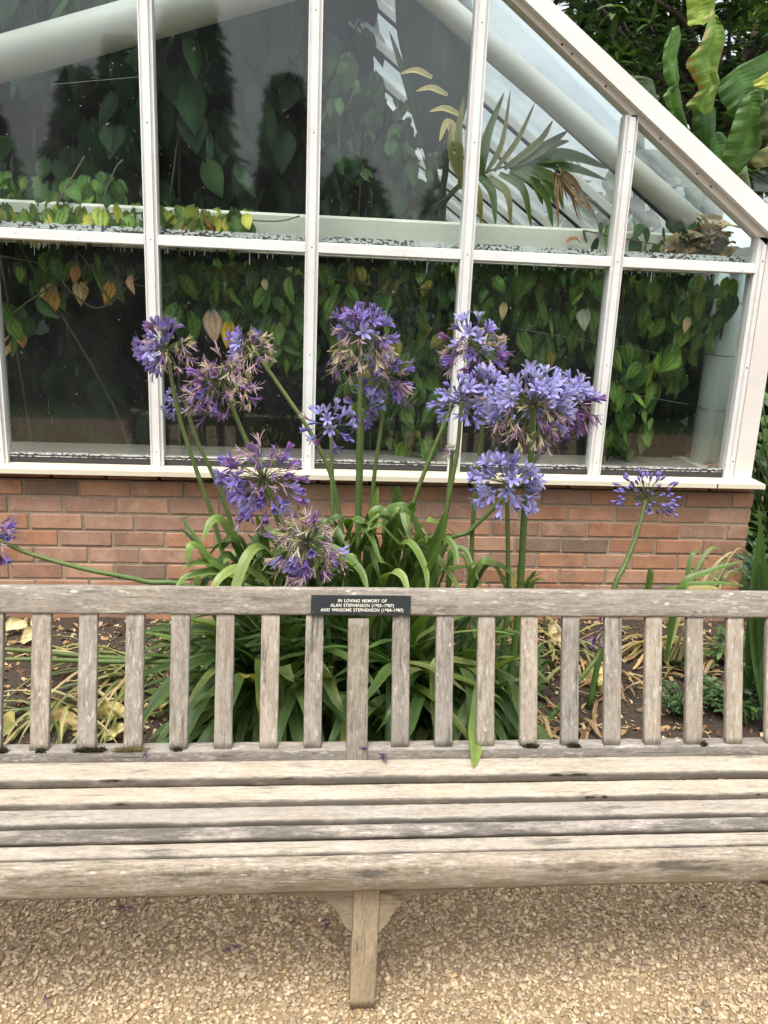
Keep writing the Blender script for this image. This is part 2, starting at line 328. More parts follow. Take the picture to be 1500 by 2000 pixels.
# ---------------------------------------------------------------- setting: ground
def sheet(name, x0, x1, y0, y1, z, mat, nx=2, ny=2, hf=None):
    X, Y = np.meshgrid(np.linspace(x0, x1, nx), np.linspace(y0, y1, ny), indexing='ij')
    Z = np.full_like(X, z) if hf is None else hf(X, Y)
    o = nmesh(name, np.stack([X, Y, Z], -1), grid(nx, ny)[:, ::-1], mat, smooth=True); return tag(o, kind='structure')
sheet('ground', -400, 400, -400, 400, -.03, M_LAWN)
sheet('path', -7, 8, -3.2, 2.2, -.012, M_SAND)
def nz(X, Y, s, a, k=0):
    f = np.frompyfunc(lambda x, y: mnoise.noise(Vector((x*s, y*s, k))), 2, 1); return a*f(X, Y).astype(float)
def bed_h(X, Y):
    t = np.clip((Y-2.12)/.25, 0, 1); return -.005+t*.035+np.clip(Y-2.3, 0, 9)*.085+nz(X, Y, 3, .012)+nz(X, Y, 12, .008, 3)+nz(X, Y, 40, .005, 9)
sheet('soil_bed', -3.2, 3.6, 2.12, 3.56, 0, M_SOIL, 240, 70, bed_h)
def bz(x, y): return float(bed_h(np.array([x]), np.array([y]))[0])

# gravel: individual stones, nobody could count them
def ico():
    t = (1+5**.5)/2
    v = np.array([(-1, t, 0), (1, t, 0), (-1, -t, 0), (1, -t, 0), (0, -1, t), (0, 1, t), (0, -1, -t), (0, 1, -t), (t, 0, -1), (t, 0, 1), (-t, 0, -1), (-t, 0, 1)], float); v /= np.linalg.norm(v[0])
    f = [(0, 11, 5), (0, 5, 1), (0, 1, 7), (0, 7, 10), (0, 10, 11), (1, 5, 9), (5, 11, 4), (11, 10, 2), (10, 7, 6), (7, 1, 8), (3, 9, 4), (3, 4, 2), (3, 2, 6), (3, 6, 8), (3, 8, 9), (4, 9, 5), (2, 4, 11), (6, 2, 10), (8, 6, 7), (9, 8, 1)]
    v = list(v); cache = {}; nf = []
    def mid(a, b):
        k = (min(a, b), max(a, b))
        if k not in cache: m = v[a]+v[b]; v.append(m/np.linalg.norm(m)); cache[k] = len(v)-1
        return cache[k]
    for a, b, c in f:
        d, e, g = mid(a, b), mid(b, c), mid(c, a); nf += [(a, d, g), (b, e, d), (c, g, e), (d, e, g)]
    return np.array(v), np.array(nf)
IV, IF = ico()
def stones(n, x0, x1, y0, y1, zf, size, cols, ws, name, label, flat=.55):
    Vs, Fs, Cs = [], [], []; off = 0; K = 14
    for k in range(K):
        r = np.random.default_rng(100+k); tv = IV.copy()
        for _ in range(11):   # chip flat facets into the pebble
            d = r.normal(size=3); d /= np.linalg.norm(d); h = r.uniform(.38, .8); p = tv@d; tv = np.where((p > h)[:, None], tv-d*(p-h)[:, None], tv)
        m = n//K; s = size*np.exp(r.normal(0, .30, m)).clip(.4, 1.9)
        S = np.stack([s*r.uniform(.75, 1.35, m), s*r.uniform(.6, 1., m), s*r.uniform(flat*.7, flat*1.3, m)], -1)
        a = r.uniform(0, 2*np.pi, m); tx, ty = r.normal(0, .35, m), r.normal(0, .35, m)
        up = np.stack([np.sin(tx), np.sin(ty), np.ones(m)], -1); R = frame(np.stack([np.cos(a), np.sin(a), 0*a], -1), up)
        Mx = R*S[:, None, :]; X = r.uniform(x0, x1, m); Y = r.uniform(y0, y1, m)
        T = np.stack([X, Y, zf(X, Y)+r.uniform(-.2, .9, m)*s*flat], -1)
        C = pick(cols, ws, m, r)*np.exp(r.normal(0, .13, (m, 1)))
        V, F, C2 = inst(tv, IF, Mx, T, C); Vs.append(V); Fs.append(F+off); Cs.append(C2); off += len(V)
    o = nmesh(name, np.concatenate(Vs), np.concatenate(Fs), M_STONE, None, np.concatenate(Cs), True); return tag(o, label, 'gravel', kind='stuff')
GC = [(.46, .355, .23), (.35, .265, .17), (.50, .40, .28), (.27, .205, .135), (.38, .275, .17), (.27, .22, .17), (.60, .51, .39), (.48, .32, .15)]
GW = [.34, .34, .08, .14, .05, .03, .01, .01]
def gz(X, Y): return -.011+0*X
stones(62000, -1.15, 1.5, .95, 2.25, gz, .0060, GC, GW, 'gravel', 'loose tan pea gravel covering the path under the bench')
o = stones(9000, -3.2, 3.4, -.6, 2.25, gz, .0066, GC, GW, 'gravel', 'thin scatter of the same tan gravel further along the path')
# ---------------------------------------------------------------- greenhouse
YG, YB = 3.56, 3.52; KG = YG/3.526
MX = [(-1.2636+.6345*i)*KG for i in range(-4, 6)]            # mullion axes, MX[9] is the corner
ZS, ZT = 1.55+(.8301-1.55)*KG, 1.55+(1.741-1.55)*KG
GH = empty('greenhouse', (0, YB, 0), 'white framed greenhouse gable with large panes on a low red brick base', 'greenhouse')
def G(m, name, mat, smooth=False, parent=None, cols=False):
    o = m.build(name, mat, None, smooth, cols=cols); p = parent or GH; o.parent = p
    off = Vector((0, YB, 0)); o.data.transform(Matrix.Translation(-off)); return o
zsb = atY(750, 940, 3.44)[2]; XW = atY(1470, 985, YB)[0]; BL = .2234; CHh = .0745
def bevbox(x0, x1, y0, y1, z0, z1, b=.003):
    V = []
    for sx in (0, 1):
        for sy in (0, 1):
            for sz in (0, 1):
                for ax in range(3):
                    p = [x0 if not sx else x1, y0 if not sy else y1, z0 if not sz else z1]
                    for k in range(3):
                        if k != ax: p[k] += b*(1 if not (sx, sy, sz)[k] else -1)
                    V.append(p)
    return V
BVF4, BVF3 = [], []
def _bv():
    idx = lambda sx, sy, sz, ax: ((sx*2+sy)*2+sz)*3+ax
    for ax in range(3):
        for s in (0, 1):
            o1, o2 = [k for k in range(3) if k != ax]; q = []
            for a, b in ((0, 0), (1, 0), (1, 1), (0, 1)):
                t = [0, 0, 0]; t[ax] = s; t[o1] = a; t[o2] = b; q.append(idx(*t, ax))
            flip = (ax == 1) ^ (s == 0); BVF4.append(q[::-1] if flip else q)
        # edges parallel to ax
        o1, o2 = [k for k in range(3) if k != ax]
        for a in (0, 1):
            for b in (0, 1):
                t0 = [0, 0, 0]; t0[o1] = a; t0[o2] = b; t1 = list(t0); t1[ax] = 1
                q = [idx(*t0, o1), idx(*t1, o1), idx(*t1, o2), idx(*t0, o2)]
                BVF4.append(q)
    for sx in (0, 1):
        for sy in (0, 1):
            for sz in (0, 1): BVF3.append([idx(sx, sy, sz, k) for k in range(3)])
_bv(); BVF4 = np.array(BVF4); BVF3 = np.array(BVF3)
bm_ = MB(); rb = random.Random(3)
BC = [(.38, .195, .115), (.395, .215, .135), (.345, .175, .105), (.37, .22, .145), (.29, .165, .11), (.33, .20, .14)]
z0 = 1.55-(.8783)*(YB/3.546)
for row in range(-1, 9):
    zb, zt = z0-CHh*row+.0115, z0-CHh*(row-1)
    if row == -1: zt = zsb-.001
    if zt-zb < .012: continue
    x = XW; first = True
    while x > -3.9:
        L = BL*(.5 if (first and row % 2 == 0 and row >= 0) else 1)*rb.uniform(.97, 1.02); first = False
        c = rb.choice(BC) if rb.random() > .07 else (.225, .15, .11); k = rb.uniform(.88, 1.16)
        dz = rb.uniform(-.0015, .0015); y = YB+rb.uniform(-.002, .003)
        bm_.add(bevbox(x-L+.012, x, y, YB+.09, zb+dz, zt+dz), [BVF4, BVF3], tuple(v*k for v in c)); x -= L
# side return of the base, running back from the corner
for row in range(-1, 9):
    zb, zt = z0-CHh*row+.0115, z0-CHh*(row-1); y = YB+.095
    while y < 8.5:
        L = BL; k = rb.uniform(.9, 1.2); c = rb.choice(BC)
        bm_.add(bevbox(XW-.09, XW, y, y+L-.01, zb, zt), [BVF4, BVF3], tuple(v*k for v in c)); y += L
brick = G(bm_, 'brick_base', M_BRICK, cols=True)
m = MB(); m.box(-3.9, XW-.005, YB+.0055, YB+.085, -.05, z0+CHh+.004); m.box(XW-.085, XW-.0055, YB+.0855, 8.5, -.05, z0+CHh+.004); G(m, 'mortar', M_MORTAR, parent=None).parent = GH
# sill
zsb = atY(750, 940, 3.44)[2]; zsf = atY(750, 931, 3.44)[2]; xse = atY(1497, 940, 3.44)[0]
m = MB(); pr = [(3.44, zsb), (3.44, zsf), (3.60, ZS), (3.60, zsb)]
V = [(x, y, z) for x in (-3.9, xse) for y, z in pr]; m.add(V, np.array([(0, 1, 5, 4), (1, 2, 6, 5), (2, 3, 7, 6), (3, 0, 4, 7), (0, 3, 2, 1), (4, 5, 6, 7)]))
sill = G(m, 'window_sill', M_CREAM)
xj = atY(1403, 940, 3.44)[0]; m = MB(); m.box(xj-.003, xj+.003, 3.4385, 3.442, zsb+.001, zsf); G(m, 'sill_joint', M_GASKET, parent=sill)
# gable slope lines at the front plane, z as a function of x
YR = 3.50
def line(p, q, Y):
    a, b = atY(*p, Y), atY(*q, Y); s = (b[2]-a[2])/(b[0]-a[0]); return (lambda x: a[2]+s*(x-a[0])), s
fo, so_ = line((1075, 0), (1500, 400), YR); fi, _ = line((1025, 0), (1500, 452), YR)
ff, _ = line((1000, 3), (1487, 470), 3.54); fg, _ = line((985, -5), (1484, 470), YG)
XR = -.75; XE = 2.30
def prism(m, xs, top, bot, y0, y1):
    xs = list(xs); V = []
    for x in xs:
        for y in (y0, y1): V += [(x, y, bot(x)), (x, y, top(x))]
    F = []
    for i in range(len(xs)-1):
        a, b = i*4, i*4+4
        F += [(a, b, b+1, a+1), (a+2, a+3, b+3, b+2), (a+1, b+1, b+3, a+3), (a, a+2, b+2, b)]
    e = (len(xs)-1)*4; F += [(0, 1, 3, 2), (e, e+2, e+3, e+1)]; m.add(V, np.array(F))
m = MB(); prism(m, [XR, XE], fo, fi, YR, 3.60); raf = G(m, 'gable_rafter', M_WHITE)
mir = lambda f: (lambda x: f(2*XR-x))
m = MB(); prism(m, [-3.9, XR-.001], mir(fo), mir(fi), YR, 3.60); G(m, 'gable_rafter', M_WHITE)
m = MB(); prism(m, [XR, 1.985], lambda x: fi(x)-.001, ff, 3.535, 3.598); fl = G(m, 'rafter_flange', M_FLANGE)
m = MB(); prism(m, [-3.2, XR-.001], mir(lambda x: fi(x)-.001), mir(ff), 3.535, 3.598); G(m, 'rafter_flange', M_FLANGE)
def screw(m, x, z, y, r=.0035):
    th = np.linspace(0, 2*np.pi, 9)[:-1]; V = [(x+r*math.cos(t), y, z+r*math.sin(t)) for t in th]+[(x, y-.0015, z)]
    m.add(V, np.array([(k, 8, (k+1) % 8) for k in range(8)]))
m = MB()
for px, py in ((1117, 105), (1183, 168), (1290, 273), (1362, 335), (1388, 366), (1098, 80)):
    x = atY(px, py, 3.534)[0]; screw(m, x, (ff(x)+fi(x))/2, 3.534, .005)
G(m, 'screw', M_SCREW, parent=fl)
def roofz(x): return (ff(x) if x > XR else ff(2*XR-x))+.004
for i, x in enumerate(MX[:-1]):
    m = MB(); zt = roofz(x)
    m.box(x-.027, x+.027, 3.535, 3.590, ZS-.004, zt); m.box(x-.013, x+.013, 3.522, 3.5345, ZS-.003, zt-.01)
    m.box(x-.027, x-.022, 3.530, 3.5345, ZS-.002, zt-.004); m.box(x+.022, x+.027, 3.530, 3.5345, ZS-.002, zt-.004)
    g = G(m, 'mullion', M_WHITE); m = MB()
    for z in np.arange(ZS+.06, zt-.05, .43): screw(m, x+.0, z, 3.5215, .003)
    G(m, 'screw', M_SCREW, parent=g)
for i in range(9):     # transoms, one between each pair of mullions
    a, b = MX[i]+.0275, MX[i+1]-.0275
    m = MB(); m.box(a, b, 3.535, 3.588, ZT-.022, ZT+.022); m.box(a, b, 3.528, 3.5345, ZT-.018, ZT+.014); tr = G(m, 'transom', M_WHITE)
    m = MB(); m.box(a, b, 3.597, 3.64, ZT-.012, ZT+.050); G(m, 'inner_lip', M_LIP, parent=tr)
    m = MB(); m.box(a, b, 3.552, 3.585, ZS+.001, ZS+.024); m.box(a, b, 3.5515, 3.586, ZS+.029, ZS+.034)
    bg_ = G(m, 'gasket', M_GASKET); m = MB(); m.box(a, b, 3.550, 3.587, ZS+.0245, ZS+.0275); m.box(a, b, 3.551, 3.586, ZS+.034, ZS+.038); G(m, 'glazing_strip', M_LIP, parent=bg_)
    m = MB(); m.box(a, b, 3.566, 3.572, ZS+.036, ZT-.0225); gp = G(m, 'glass_pane', M_GLASS)
    m = MB(); rd_ = random.Random(i)
    for k in range(26):
        x = rd_.uniform(a+.02, b-.02); L = rd_.uniform(.006, .03) if k else .055; w = rd_.uniform(.0008, .002); m.add([(x-w, 3.5655, ZT-.022), (x+w, 3.5655, ZT-.022), (x+w*.5, 3.5655, ZT-.022-L), (x-w*.5, 3.5655, ZT-.022-L)], np.array([(0, 3, 2, 1)]))
    G(m, 'lime_drip', M_COLUMN, parent=gp)['kind'] = 'stuff'
    f = roofz; xs = [a, b] if not (a < XR < b) else [a, XR, b]
    if min(f(a), f(b)) > ZT+.05 or i == 8:
        bb = b
        if i == 8:
            bb = b
            while f(bb) < ZT+.03: bb -= .005
        m = MB(); prism(m, [a, bb] if not (a < XR < b) else [a, XR, b], f, lambda x: ZT+.0225, 3.566, 3.572); G(m, 'glass_pane', M_GLASS)
# corner post
xc = MX[9]; m = MB(); m.box(xc-.030, xc+.012, 3.535, 3.60, ZS-.003, roofz(xc)+.02); m.box(xc-.012, xc+.004, 3.524, 3.5345, ZS-.002, roofz(xc)-.01); g = G(m, 'corner_post', M_WHITE)
m = MB(); m.box(xc+.0125, xc+.098, 3.53, 3.63, ZS-.004, roofz(xc+.05)+.03); g = G(m, 'corner_post', M_FLANGE)
m = MB(); [screw(m, xc-.004, z, 3.5235, .004) for z in (ZS+.08, ZS+.5, ZS+.95)]; G(m, 'screw', M_SCREW, parent=g)
# roof slopes: panes and bars
def rz(x): return (fo(x)+fi(x))*.5
for s in (0, 1):
    fx = (lambda x: x) if s == 0 else (lambda x: 2*XR-x)
    y = 3.602
    while y < 8.4:
        V = []; x0, x1 = XR+.02, XE-.03
        for x in (x0, x1):
            for yy in (y+.02, y+.58):
                for dz in (0, .006): V.append((fx(x), yy, rz(x)+dz))
        m = MB(); m.add(V, np.array([(0, 1, 3, 2), (4, 6, 7, 5), (0, 4, 5, 1), (2, 3, 7, 6), (0, 2, 6, 4), (1, 5, 7, 3)])); G(m, 'roof_pane', M_RGLASS)
        m = MB(); V = []
        for x in (x0, x1):
            for yy in (y+.585, y+.615):
                for dz in (-.045, .012): V.append((fx(x), yy, rz(x)+dz))
        m.add(V, np.array([(0, 1, 3, 2), (4, 6, 7, 5), (0, 4, 5, 1), (2, 3, 7, 6), (0, 2, 6, 4), (1, 5, 7, 3)])); g = G(m, 'glazing_bar', M_TUBE)
        m = MB(); V = []
        for x in (x0, x1):
            for yy in (y+.575, y+.625):
                for dz in (-.055, -.046): V.append((fx(x), yy, rz(x)+dz))
        m.add(V, np.array([(0, 1, 3, 2), (4, 6, 7, 5), (0, 4, 5, 1), (2, 3, 7, 6), (0, 2, 6, 4), (1, 5, 7, 3)])); G(m, 'bar_gasket', M_GASKET, parent=g)
        y += .6
# side wall (right) above the brick
for k in range(8):
    y = 3.64+k*.6; m = MB(); m.box(xc+.055, xc+.061, y+.03, y+.57, ZS, ZT+.02); G(m, 'glass_pane', M_GLASS)
    m = MB(); m.box(xc+.03, xc+.085, y+.57, y+.62, ZS, ZT+.02); G(m, 'mullion', M_WHITE)
m = MB(); m.box(xc+.02, xc+.095, 3.635, 8.45, ZT+.021, ZT+.10); G(m, 'eaves_beam', M_WHITE)
m = MB(); m.box(xc-.02, xse-.02, 3.635, 8.45, zsb, ZS-.001); G(m, 'side_sill', M_CREAM)
# inside steelwork
yb = 3.80; zb1, zb0 = atY(600, 418, yb-.06)[2], ZT-.02
m = MB(); prof = [(-.06, zb0), (-.06, zb1-.012), (-.052, zb1-.003), (-.04, zb1), (.05, zb1), (.06, zb1-.01), (.06, zb0)]
xb0, xb1 = -3.3, xc-.12
V = [(x, yb+y, z) for x in (xb0, xb1) for y, z in prof]; n = len(prof); F = [(i, (i+1) % n, (i+1) % n+n, i+n) for i in range(n)]
m.add(V, [np.array(F), np.array([list(range(n))[::-1]]), np.array([[k+n for k in range(n)]])]); G(m, 'inner_beam', M_BEAM)
def tube_px(name, pts, r, Y, mat, n=24):
    P = [atY(x, y, Y) for x, y in pts]; m = MB(); m.tube(P, r, n); return G(m, name, mat, smooth=True)
a, b = atY(950, 85, 3.92), atY(1210, 310, 3.92); d = (b-a)/np.linalg.norm(b-a)
m = MB(); m.tube([a-d*1.9, a, b, b+d*.62], .052, 24); G(m, 'roof_tube', M_TUBE, smooth=True)
a, b = atY(0, 116, 3.92), atY(400, 3, 3.92); d = (b-a)/np.linalg.norm(b-a)
m = MB(); m.tube([a-d*1.6, a, b, b+d*.62], .085, 28); G(m, 'roof_tube', M_TUBE, smooth=True)
xq = atY(1379, 880, 3.93)[0]; m = MB(); m.tube([(xq, 3.93, ZS-.002), (xq, 3.93, ZT+.3)], .071, 32); col_ = G(m, 'column', M_COLUMN, smooth=True)
m = MB()
for py in (588, 693, 799, 803):
    z = atY(1395, py, 3.86)[2]; th = np.linspace(0, 2*np.pi, 33); m.tube(np.stack([xq+.0725*np.cos(th), 3.93+.0725*np.sin(th), z+.004*np.sin(th)], -1), .0022, 5)
G(m, 'wire_band', M_WIRE, parent=col_)
m = MB(); m.box(-3.7, xc-.0, 3.601, 4.05, z0+CHh+.006, ZS-.003); G(m, 'inner_ledge', M_TILE)
m = MB(); m.box(-3.7, XW-.09, 3.61, 8.5, .0, .05); G(m, 'inner_floor', M_FLOORIN)
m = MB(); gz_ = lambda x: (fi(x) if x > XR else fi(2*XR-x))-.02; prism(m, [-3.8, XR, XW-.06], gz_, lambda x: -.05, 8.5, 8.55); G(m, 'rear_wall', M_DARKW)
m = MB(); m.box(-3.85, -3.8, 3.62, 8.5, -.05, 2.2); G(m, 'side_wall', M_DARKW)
m = MB()
for pts in (((1000, 640), (1290, 690), ), ((1150, 755), (1345, 790)), ((100, 165), (275, 150))):
    P = [atY(x, y, 3.72) for x, y in pts]; m.tube(P, .0010, 4)
G(m, 'training_wire', M_WIRE)
# ---------------------------------------------------------------- bench
BX = .142; YL = 1.518
BE = empty('park_bench', (BX, 1.70, 0), 'long weathered grey teak bench with slatted back, moss spots and a small black plaque', 'bench')
def rr(w, t, r, k=3):
    """rounded rectangle, y in +-w/2, z in +-t/2"""
    out = []
    for cy, cz, a0 in ((w/2-r, t/2-r, 0), (-w/2+r, t/2-r, 90), (-w/2+r, -t/2+r, 180), (w/2-r, -t/2+r, 270)):
        for i in range(k+1): a = math.radians(a0+90*i/k); out.append((cy+r*math.cos(a), cz+r*math.sin(a)))
    return np.array(out)
pl_id = [0]
def plank(name, L, prof, mat, parent, M, wob=.0007, nx=None):
    pl_id[0] += 1; k = pl_id[0]; n = len(prof); nx = nx or max(6, int(L/.02)); xs = np.linspace(-L/2, L/2, nx)
    xs = np.concatenate([[xs[0]], xs, [xs[-1]]]); V = []
    for i, x in enumerate(xs):
        sc = .985 if i in (0, len(xs)-1) else 1; p = prof*sc
        for j, (y, z) in enumerate(p):
            d = mnoise.noise(Vector((x*9+k*7, y*30, z*30)))*wob*1.6+mnoise.noise(Vector((x*40+k*3, y*90, z*90)))*wob; rr_ = math.hypot(y, z)+1e-6
            V.append((x + (0.0015 if i == 0 else -.0015 if i == len(xs)-1 else 0)*0, y+y/rr_*d, z+z/rr_*d))
    m = len(xs); F = [(i*n+j, (i+1)*n+j, (i+1)*n+(j+1) % n, i*n+(j+1) % n) for i in range(m-1) for j in range(n)]
    o = nmesh(name, V, [np.array(F), np.array([list(range(n))]), np.array([[(m-1)*n+j for j in range(n)][::-1]])], mat, parent, smooth=True)
    o.data.update(); o.matrix_local = Matrix.Translation(-parent.location) @ M if parent.parent is None else M
    sm = o.data; 
    return o
def place(x, y, z, rx=0, ry=0, rz=0):
    return Matrix.Translation((x, y, z)) @ Matrix.Rotation(rz, 4, 'Z') @ Matrix.Rotation(ry, 4, 'Y') @ Matrix.Rotation(rx, 4, 'X')
LB = 2.44
def seat_slat(p_back, p_front, thick, mat, r=.006):
    (yb_, zb_), (yf, zf) = p_back, p_front; w = math.hypot(yb_-yf, zb_-zf); an = math.atan2(zb_-zf, yb_-yf)
    cy, cz = (yb_+yf)/2+math.sin(an)*thick/2, (zb_+zf)/2-math.cos(an)*thick/2
    return plank('seat_slat', LB-.10, rr(w, thick, r), mat, BE, place(BX, cy, cz, rx=an))
def Yof(py, z): return float(atZ(750, py, z)[1])
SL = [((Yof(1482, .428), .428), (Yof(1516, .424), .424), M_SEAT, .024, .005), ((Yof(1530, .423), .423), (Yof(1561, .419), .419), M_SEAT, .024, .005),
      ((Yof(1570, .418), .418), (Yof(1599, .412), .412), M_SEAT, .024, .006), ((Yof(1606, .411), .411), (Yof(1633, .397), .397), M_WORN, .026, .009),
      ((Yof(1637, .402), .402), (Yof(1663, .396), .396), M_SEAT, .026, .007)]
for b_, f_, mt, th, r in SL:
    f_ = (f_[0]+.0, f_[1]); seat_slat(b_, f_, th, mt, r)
print('SLATS', [(round(b[0], 3), round(f[0], 3)) for b, f, *_ in SL])
# front apron: rounded nose
ye_ = SL[4][1][0]-.006; za1 = atY(750, 1671, ye_-.010)[2]+.001; za0 = atY(750, 1739, ye_-.034)[2]; print('APRON', za0, za1, ye_)
h = za1-za0; ap = rr(.042, h, .010, 5); plank('front_apron', LB-.10, ap, M_FRONT, BE, place(BX, ye_-.021, (za1+za0)/2))
# back: lower rail, slats, top rail
zl = atY(750, 1464, 1.885)[2]; print('LOWRAIL', zl)
plank('lower_back_rail', LB-.12, rr(.045, .055, .004), M_BACK, BE, place(BX, 1.908, zl-.0275))
YT = 1.985; zt1, zt0 = atY(720, 1156, YT)[2], atY(720, 1208, YT-.012)[2]; lean = math.atan2((YT-1.905), (zt0-zl)); print('TOPRAIL', zt0, zt1, math.degrees(lean))
hh = (zt1-zt0)/math.cos(lean)
plank('top_rail', LB-.12, rr(.042, hh, .007), M_BACK, BE, place(BX, YT+.022, (zt0+zt1)/2, rx=-lean))
y_b, z_b = 1.903, zl-.004; y_t, z_t = YT+.010, zt0+.008; Ls = math.hypot(y_t-y_b, z_t-z_b); la = math.atan2(y_t-y_b, z_t-z_b)
base = None
for i in range(-10, 11):
    x = BX-.002+i*.1128
    if abs(i) == 0: continue
    M = place(x+rng.normal(0, .0012), (y_b+y_t)/2, (z_b+z_t)/2, rx=-la) @ Matrix.Rotation(math.radians(-90)+rng.normal(0, .003), 4, 'Y')
    o = plank('back_slat', Ls, rr(.018, .046, .0035), M_BACK, BE, M)
M = place(BX-.002, (y_b+y_t)/2-.011, (z_b+z_t)/2-.027, rx=-la) @ Matrix.Rotation(math.radians(-90), 4, 'Y')
plank('centre_post', Ls+.030, rr(.040, .053, .003), M_POST, BE, M)
# legs (front centre, back centre, two ends) with brackets and arms
def leg(x, y, z1, w=.057, t=.057, rx=0, mat=M_LEGW):
    return plank('leg', z1, rr(t, w, .003), mat, BE, place(x, y, z1/2, rx=rx) @ Matrix.Rotation(math.radians(-90), 4, 'Y'), wob=.0005)
leg(BX+.004, YL+.0285, za0+.03)
leg(BX, 1.915, zl-.05)
for s in (-1, 1):
    leg(BX+s*(LB/2-.03), YL+.02, .60); leg(BX+s*(LB/2-.03), 1.915, zl+.02)
    plank('end_post', .42, rr(.045, .05, .003), M_BACK, BE, place(BX+s*(LB/2-.03), 1.955, zl+.20, rx=-la) @ Matrix.Rotation(math.radians(-90), 4, 'Y'))
    plank('armrest', .50, rr(.06, .028, .006), M_BACK, BE, place(BX+s*(LB/2-.03), 1.72, .615, rz=math.radians(90)))
for x in (BX, BX-LB/2+.03, BX+LB/2-.03):
    plank('seat_bearer', .36, rr(.03, .045, .003), M_LEGW, BE, place(x, 1.72, .362, rz=math.radians(90), ry=math.radians(-2)))
def bracket(s):
    w, h2, t = .235, .128, .034; x0 = BX+.004+s*.0290; z1 = za0-.0005; y0 = YL+.004
    cur = [(0, -h2), (.012, -h2*.93), (.022, -h2*.80), (.030, -h2*.64), (.036, -h2*.56), (.050, -h2*.42), (.068, -h2*.30), (.085, -h2*.27), (.105, -h2*.25), (.15, -h2*.24), (.19, -h2*.18), (w, -.006)]
    V = []
    for y in (y0, y0+t):
        for a, b in cur: V.append((x0+s*a, y, z1+b))
        for a, b in cur: V.append((x0+s*a, y, z1))
    n = len(cur); F = []
    for i in range(n-1):
        F += [(i, i+1, n+i+1, n+i), (2*n+i, 3*n+i, 3*n+i+1, 2*n+i+1), (i, 2*n+i, 2*n+i+1, i+1), (n+i, n+i+1, 3*n+i+1, 3*n+i)]
    F += [(0, n, 3*n, 2*n), (n-1, 3*n-1, 4*n-1, 2*n-1)]
    o = nmesh('bracket', V, np.array(F), M_LEGW); o.parent = BE; o.data.transform(Matrix.Translation(-BE.location))
    if s > 0: o.data.flip_normals()
bracket(-1); bracket(1)
# plaque
pc = atY(705, 1185, YT-.0005); pw = atY(802, 1185, YT)[0]-atY(608, 1185, YT)[0]; ph = (atY(705, 1168, YT)[2]-atY(705, 1203, YT)[2])/math.cos(lean)
zc_ = (zt0+zt1)/2; nrm = Vector((0, -math.cos(lean), math.sin(lean))); cpt = Vector((float(pc[0]), YT+.022, zc_))+nrm*(.0215+.003)
cpt += Vector((0, math.sin(lean), math.cos(lean)))*(((pc[2]-zc_)/math.cos(lean)))
Mp = Matrix.Translation(cpt) @ Matrix.Rotation(math.pi/2-lean, 4, 'X')
m = MB(); m.add(bevbox(-pw/2, pw/2, -ph/2, ph/2, -.0025, .0025, .0008), [BVF4, BVF3]); pq = m.build('memorial_plaque', M_PLAQUE, BE, cols=False); pq.matrix_local = Matrix.Translation(-BE.location) @ Mp
LM = MB(); dg = None
lines = ['IN LOVING MEMORY OF', 'ALAN STEPHENSON (1903\u20131987)', 'AND WINSOME STEPHENSON (1904\u20131987)']
widths = [.49, .635, .83]
for k, (tx, wf) in enumerate(zip(lines, widths)):
    cu = bpy.data.curves.new('lettering', 'FONT'); cu.body = tx; cu.align_x = 'CENTER'; cu.align_y = 'CENTER'; cu.size = .0112; cu.extrude = .0003; cu.offset = .00012; cu.space_word = 1.3; cu.space_character = 1.08
    to = bpy.data.objects.new('lettering', cu); COL.objects.link(to); bpy.context.view_layer.update(); me = bpy.data.meshes.new_from_object(to.evaluated_get(bpy.context.evaluated_depsgraph_get())); bpy.data.objects.remove(to)
    me.name = 'lettering'; xs = [v.co.x for v in me.vertices]; sx = pw*wf/(max(xs)-min(xs))
    o = link('lettering', me, pq, M_LETTER); me.transform(Matrix.Diagonal((sx, 1.0, 1, 1))); o.location = (pw*.012, ph*(.21-.235*k), .0029)
m = MB()
for sx in (-1, 1):
    for sy in (-1, 1):
        th = np.linspace(0, 2*np.pi, 11)[:-1]; x, y = sx*(pw/2-.006), sy*(ph/2-.006)
        m.add([(x+.0022*math.cos(t), y+.0022*math.sin(t), .0027) for t in th]+[(x, y, .0036)], np.array([(i, (i+1) % 10, 10) for i in range(10)]))
m.build('screw', M_SCREW, pq, cols=False)
# moss cushions on the lower rail and in the seat joints
def moss(cx, cy, cz, lx, ly, n, cols, k, h=.009):
    r = np.random.default_rng(k); P = np.stack([r.normal(0, .42, n)*lx, r.uniform(-.5, .5, n)*ly, np.zeros(n)], -1); d = np.stack([r.normal(0, .5, n), r.normal(0, .5, n), np.ones(n)], -1)
    R = frame(d, np.array([.3, 1., .1])[None]); s = h*r.uniform(.5, 1.3, n)*np.exp(-(P[:, 0]/lx)**2*1.2); tv = np.array([(-.16, 0, 0), (.16, 0, 0), (.05, 1, 0), (-.05, 1, 0)])
    V, F, C = inst(tv, np.array([[0, 1, 2, 3]]), R*s[:, None, None], P+np.array([cx, cy, cz]), pick(cols, [1]*len(cols), n, r)); o = nmesh('moss', V, F, M_MOSS, None, C); o.parent = BE; o.data.transform(Matrix.Translation(-BE.location))
DK = [(.02, .018, .012), (.035, .03, .018), (.05, .045, .02)]; GN = [(.16, .13, .05), (.12, .10, .035), (.22, .18, .09)]
for px, lx, cs, n in ((170, .045, DK, 900), (195, .02, DK, 300), (255, .06, GN, 1500), (3, .02, DK, 300), (1036, .030, DK, 600), (1120, .026, DK, 500), (345, .02, DK, 200), (1375, .015, DK, 150), (78, .02, DK, 200)):
    x = atY(px, 1460, 1.89)[0]; moss(x, 1.893, zl-.001, lx, .016, n, cs, px)
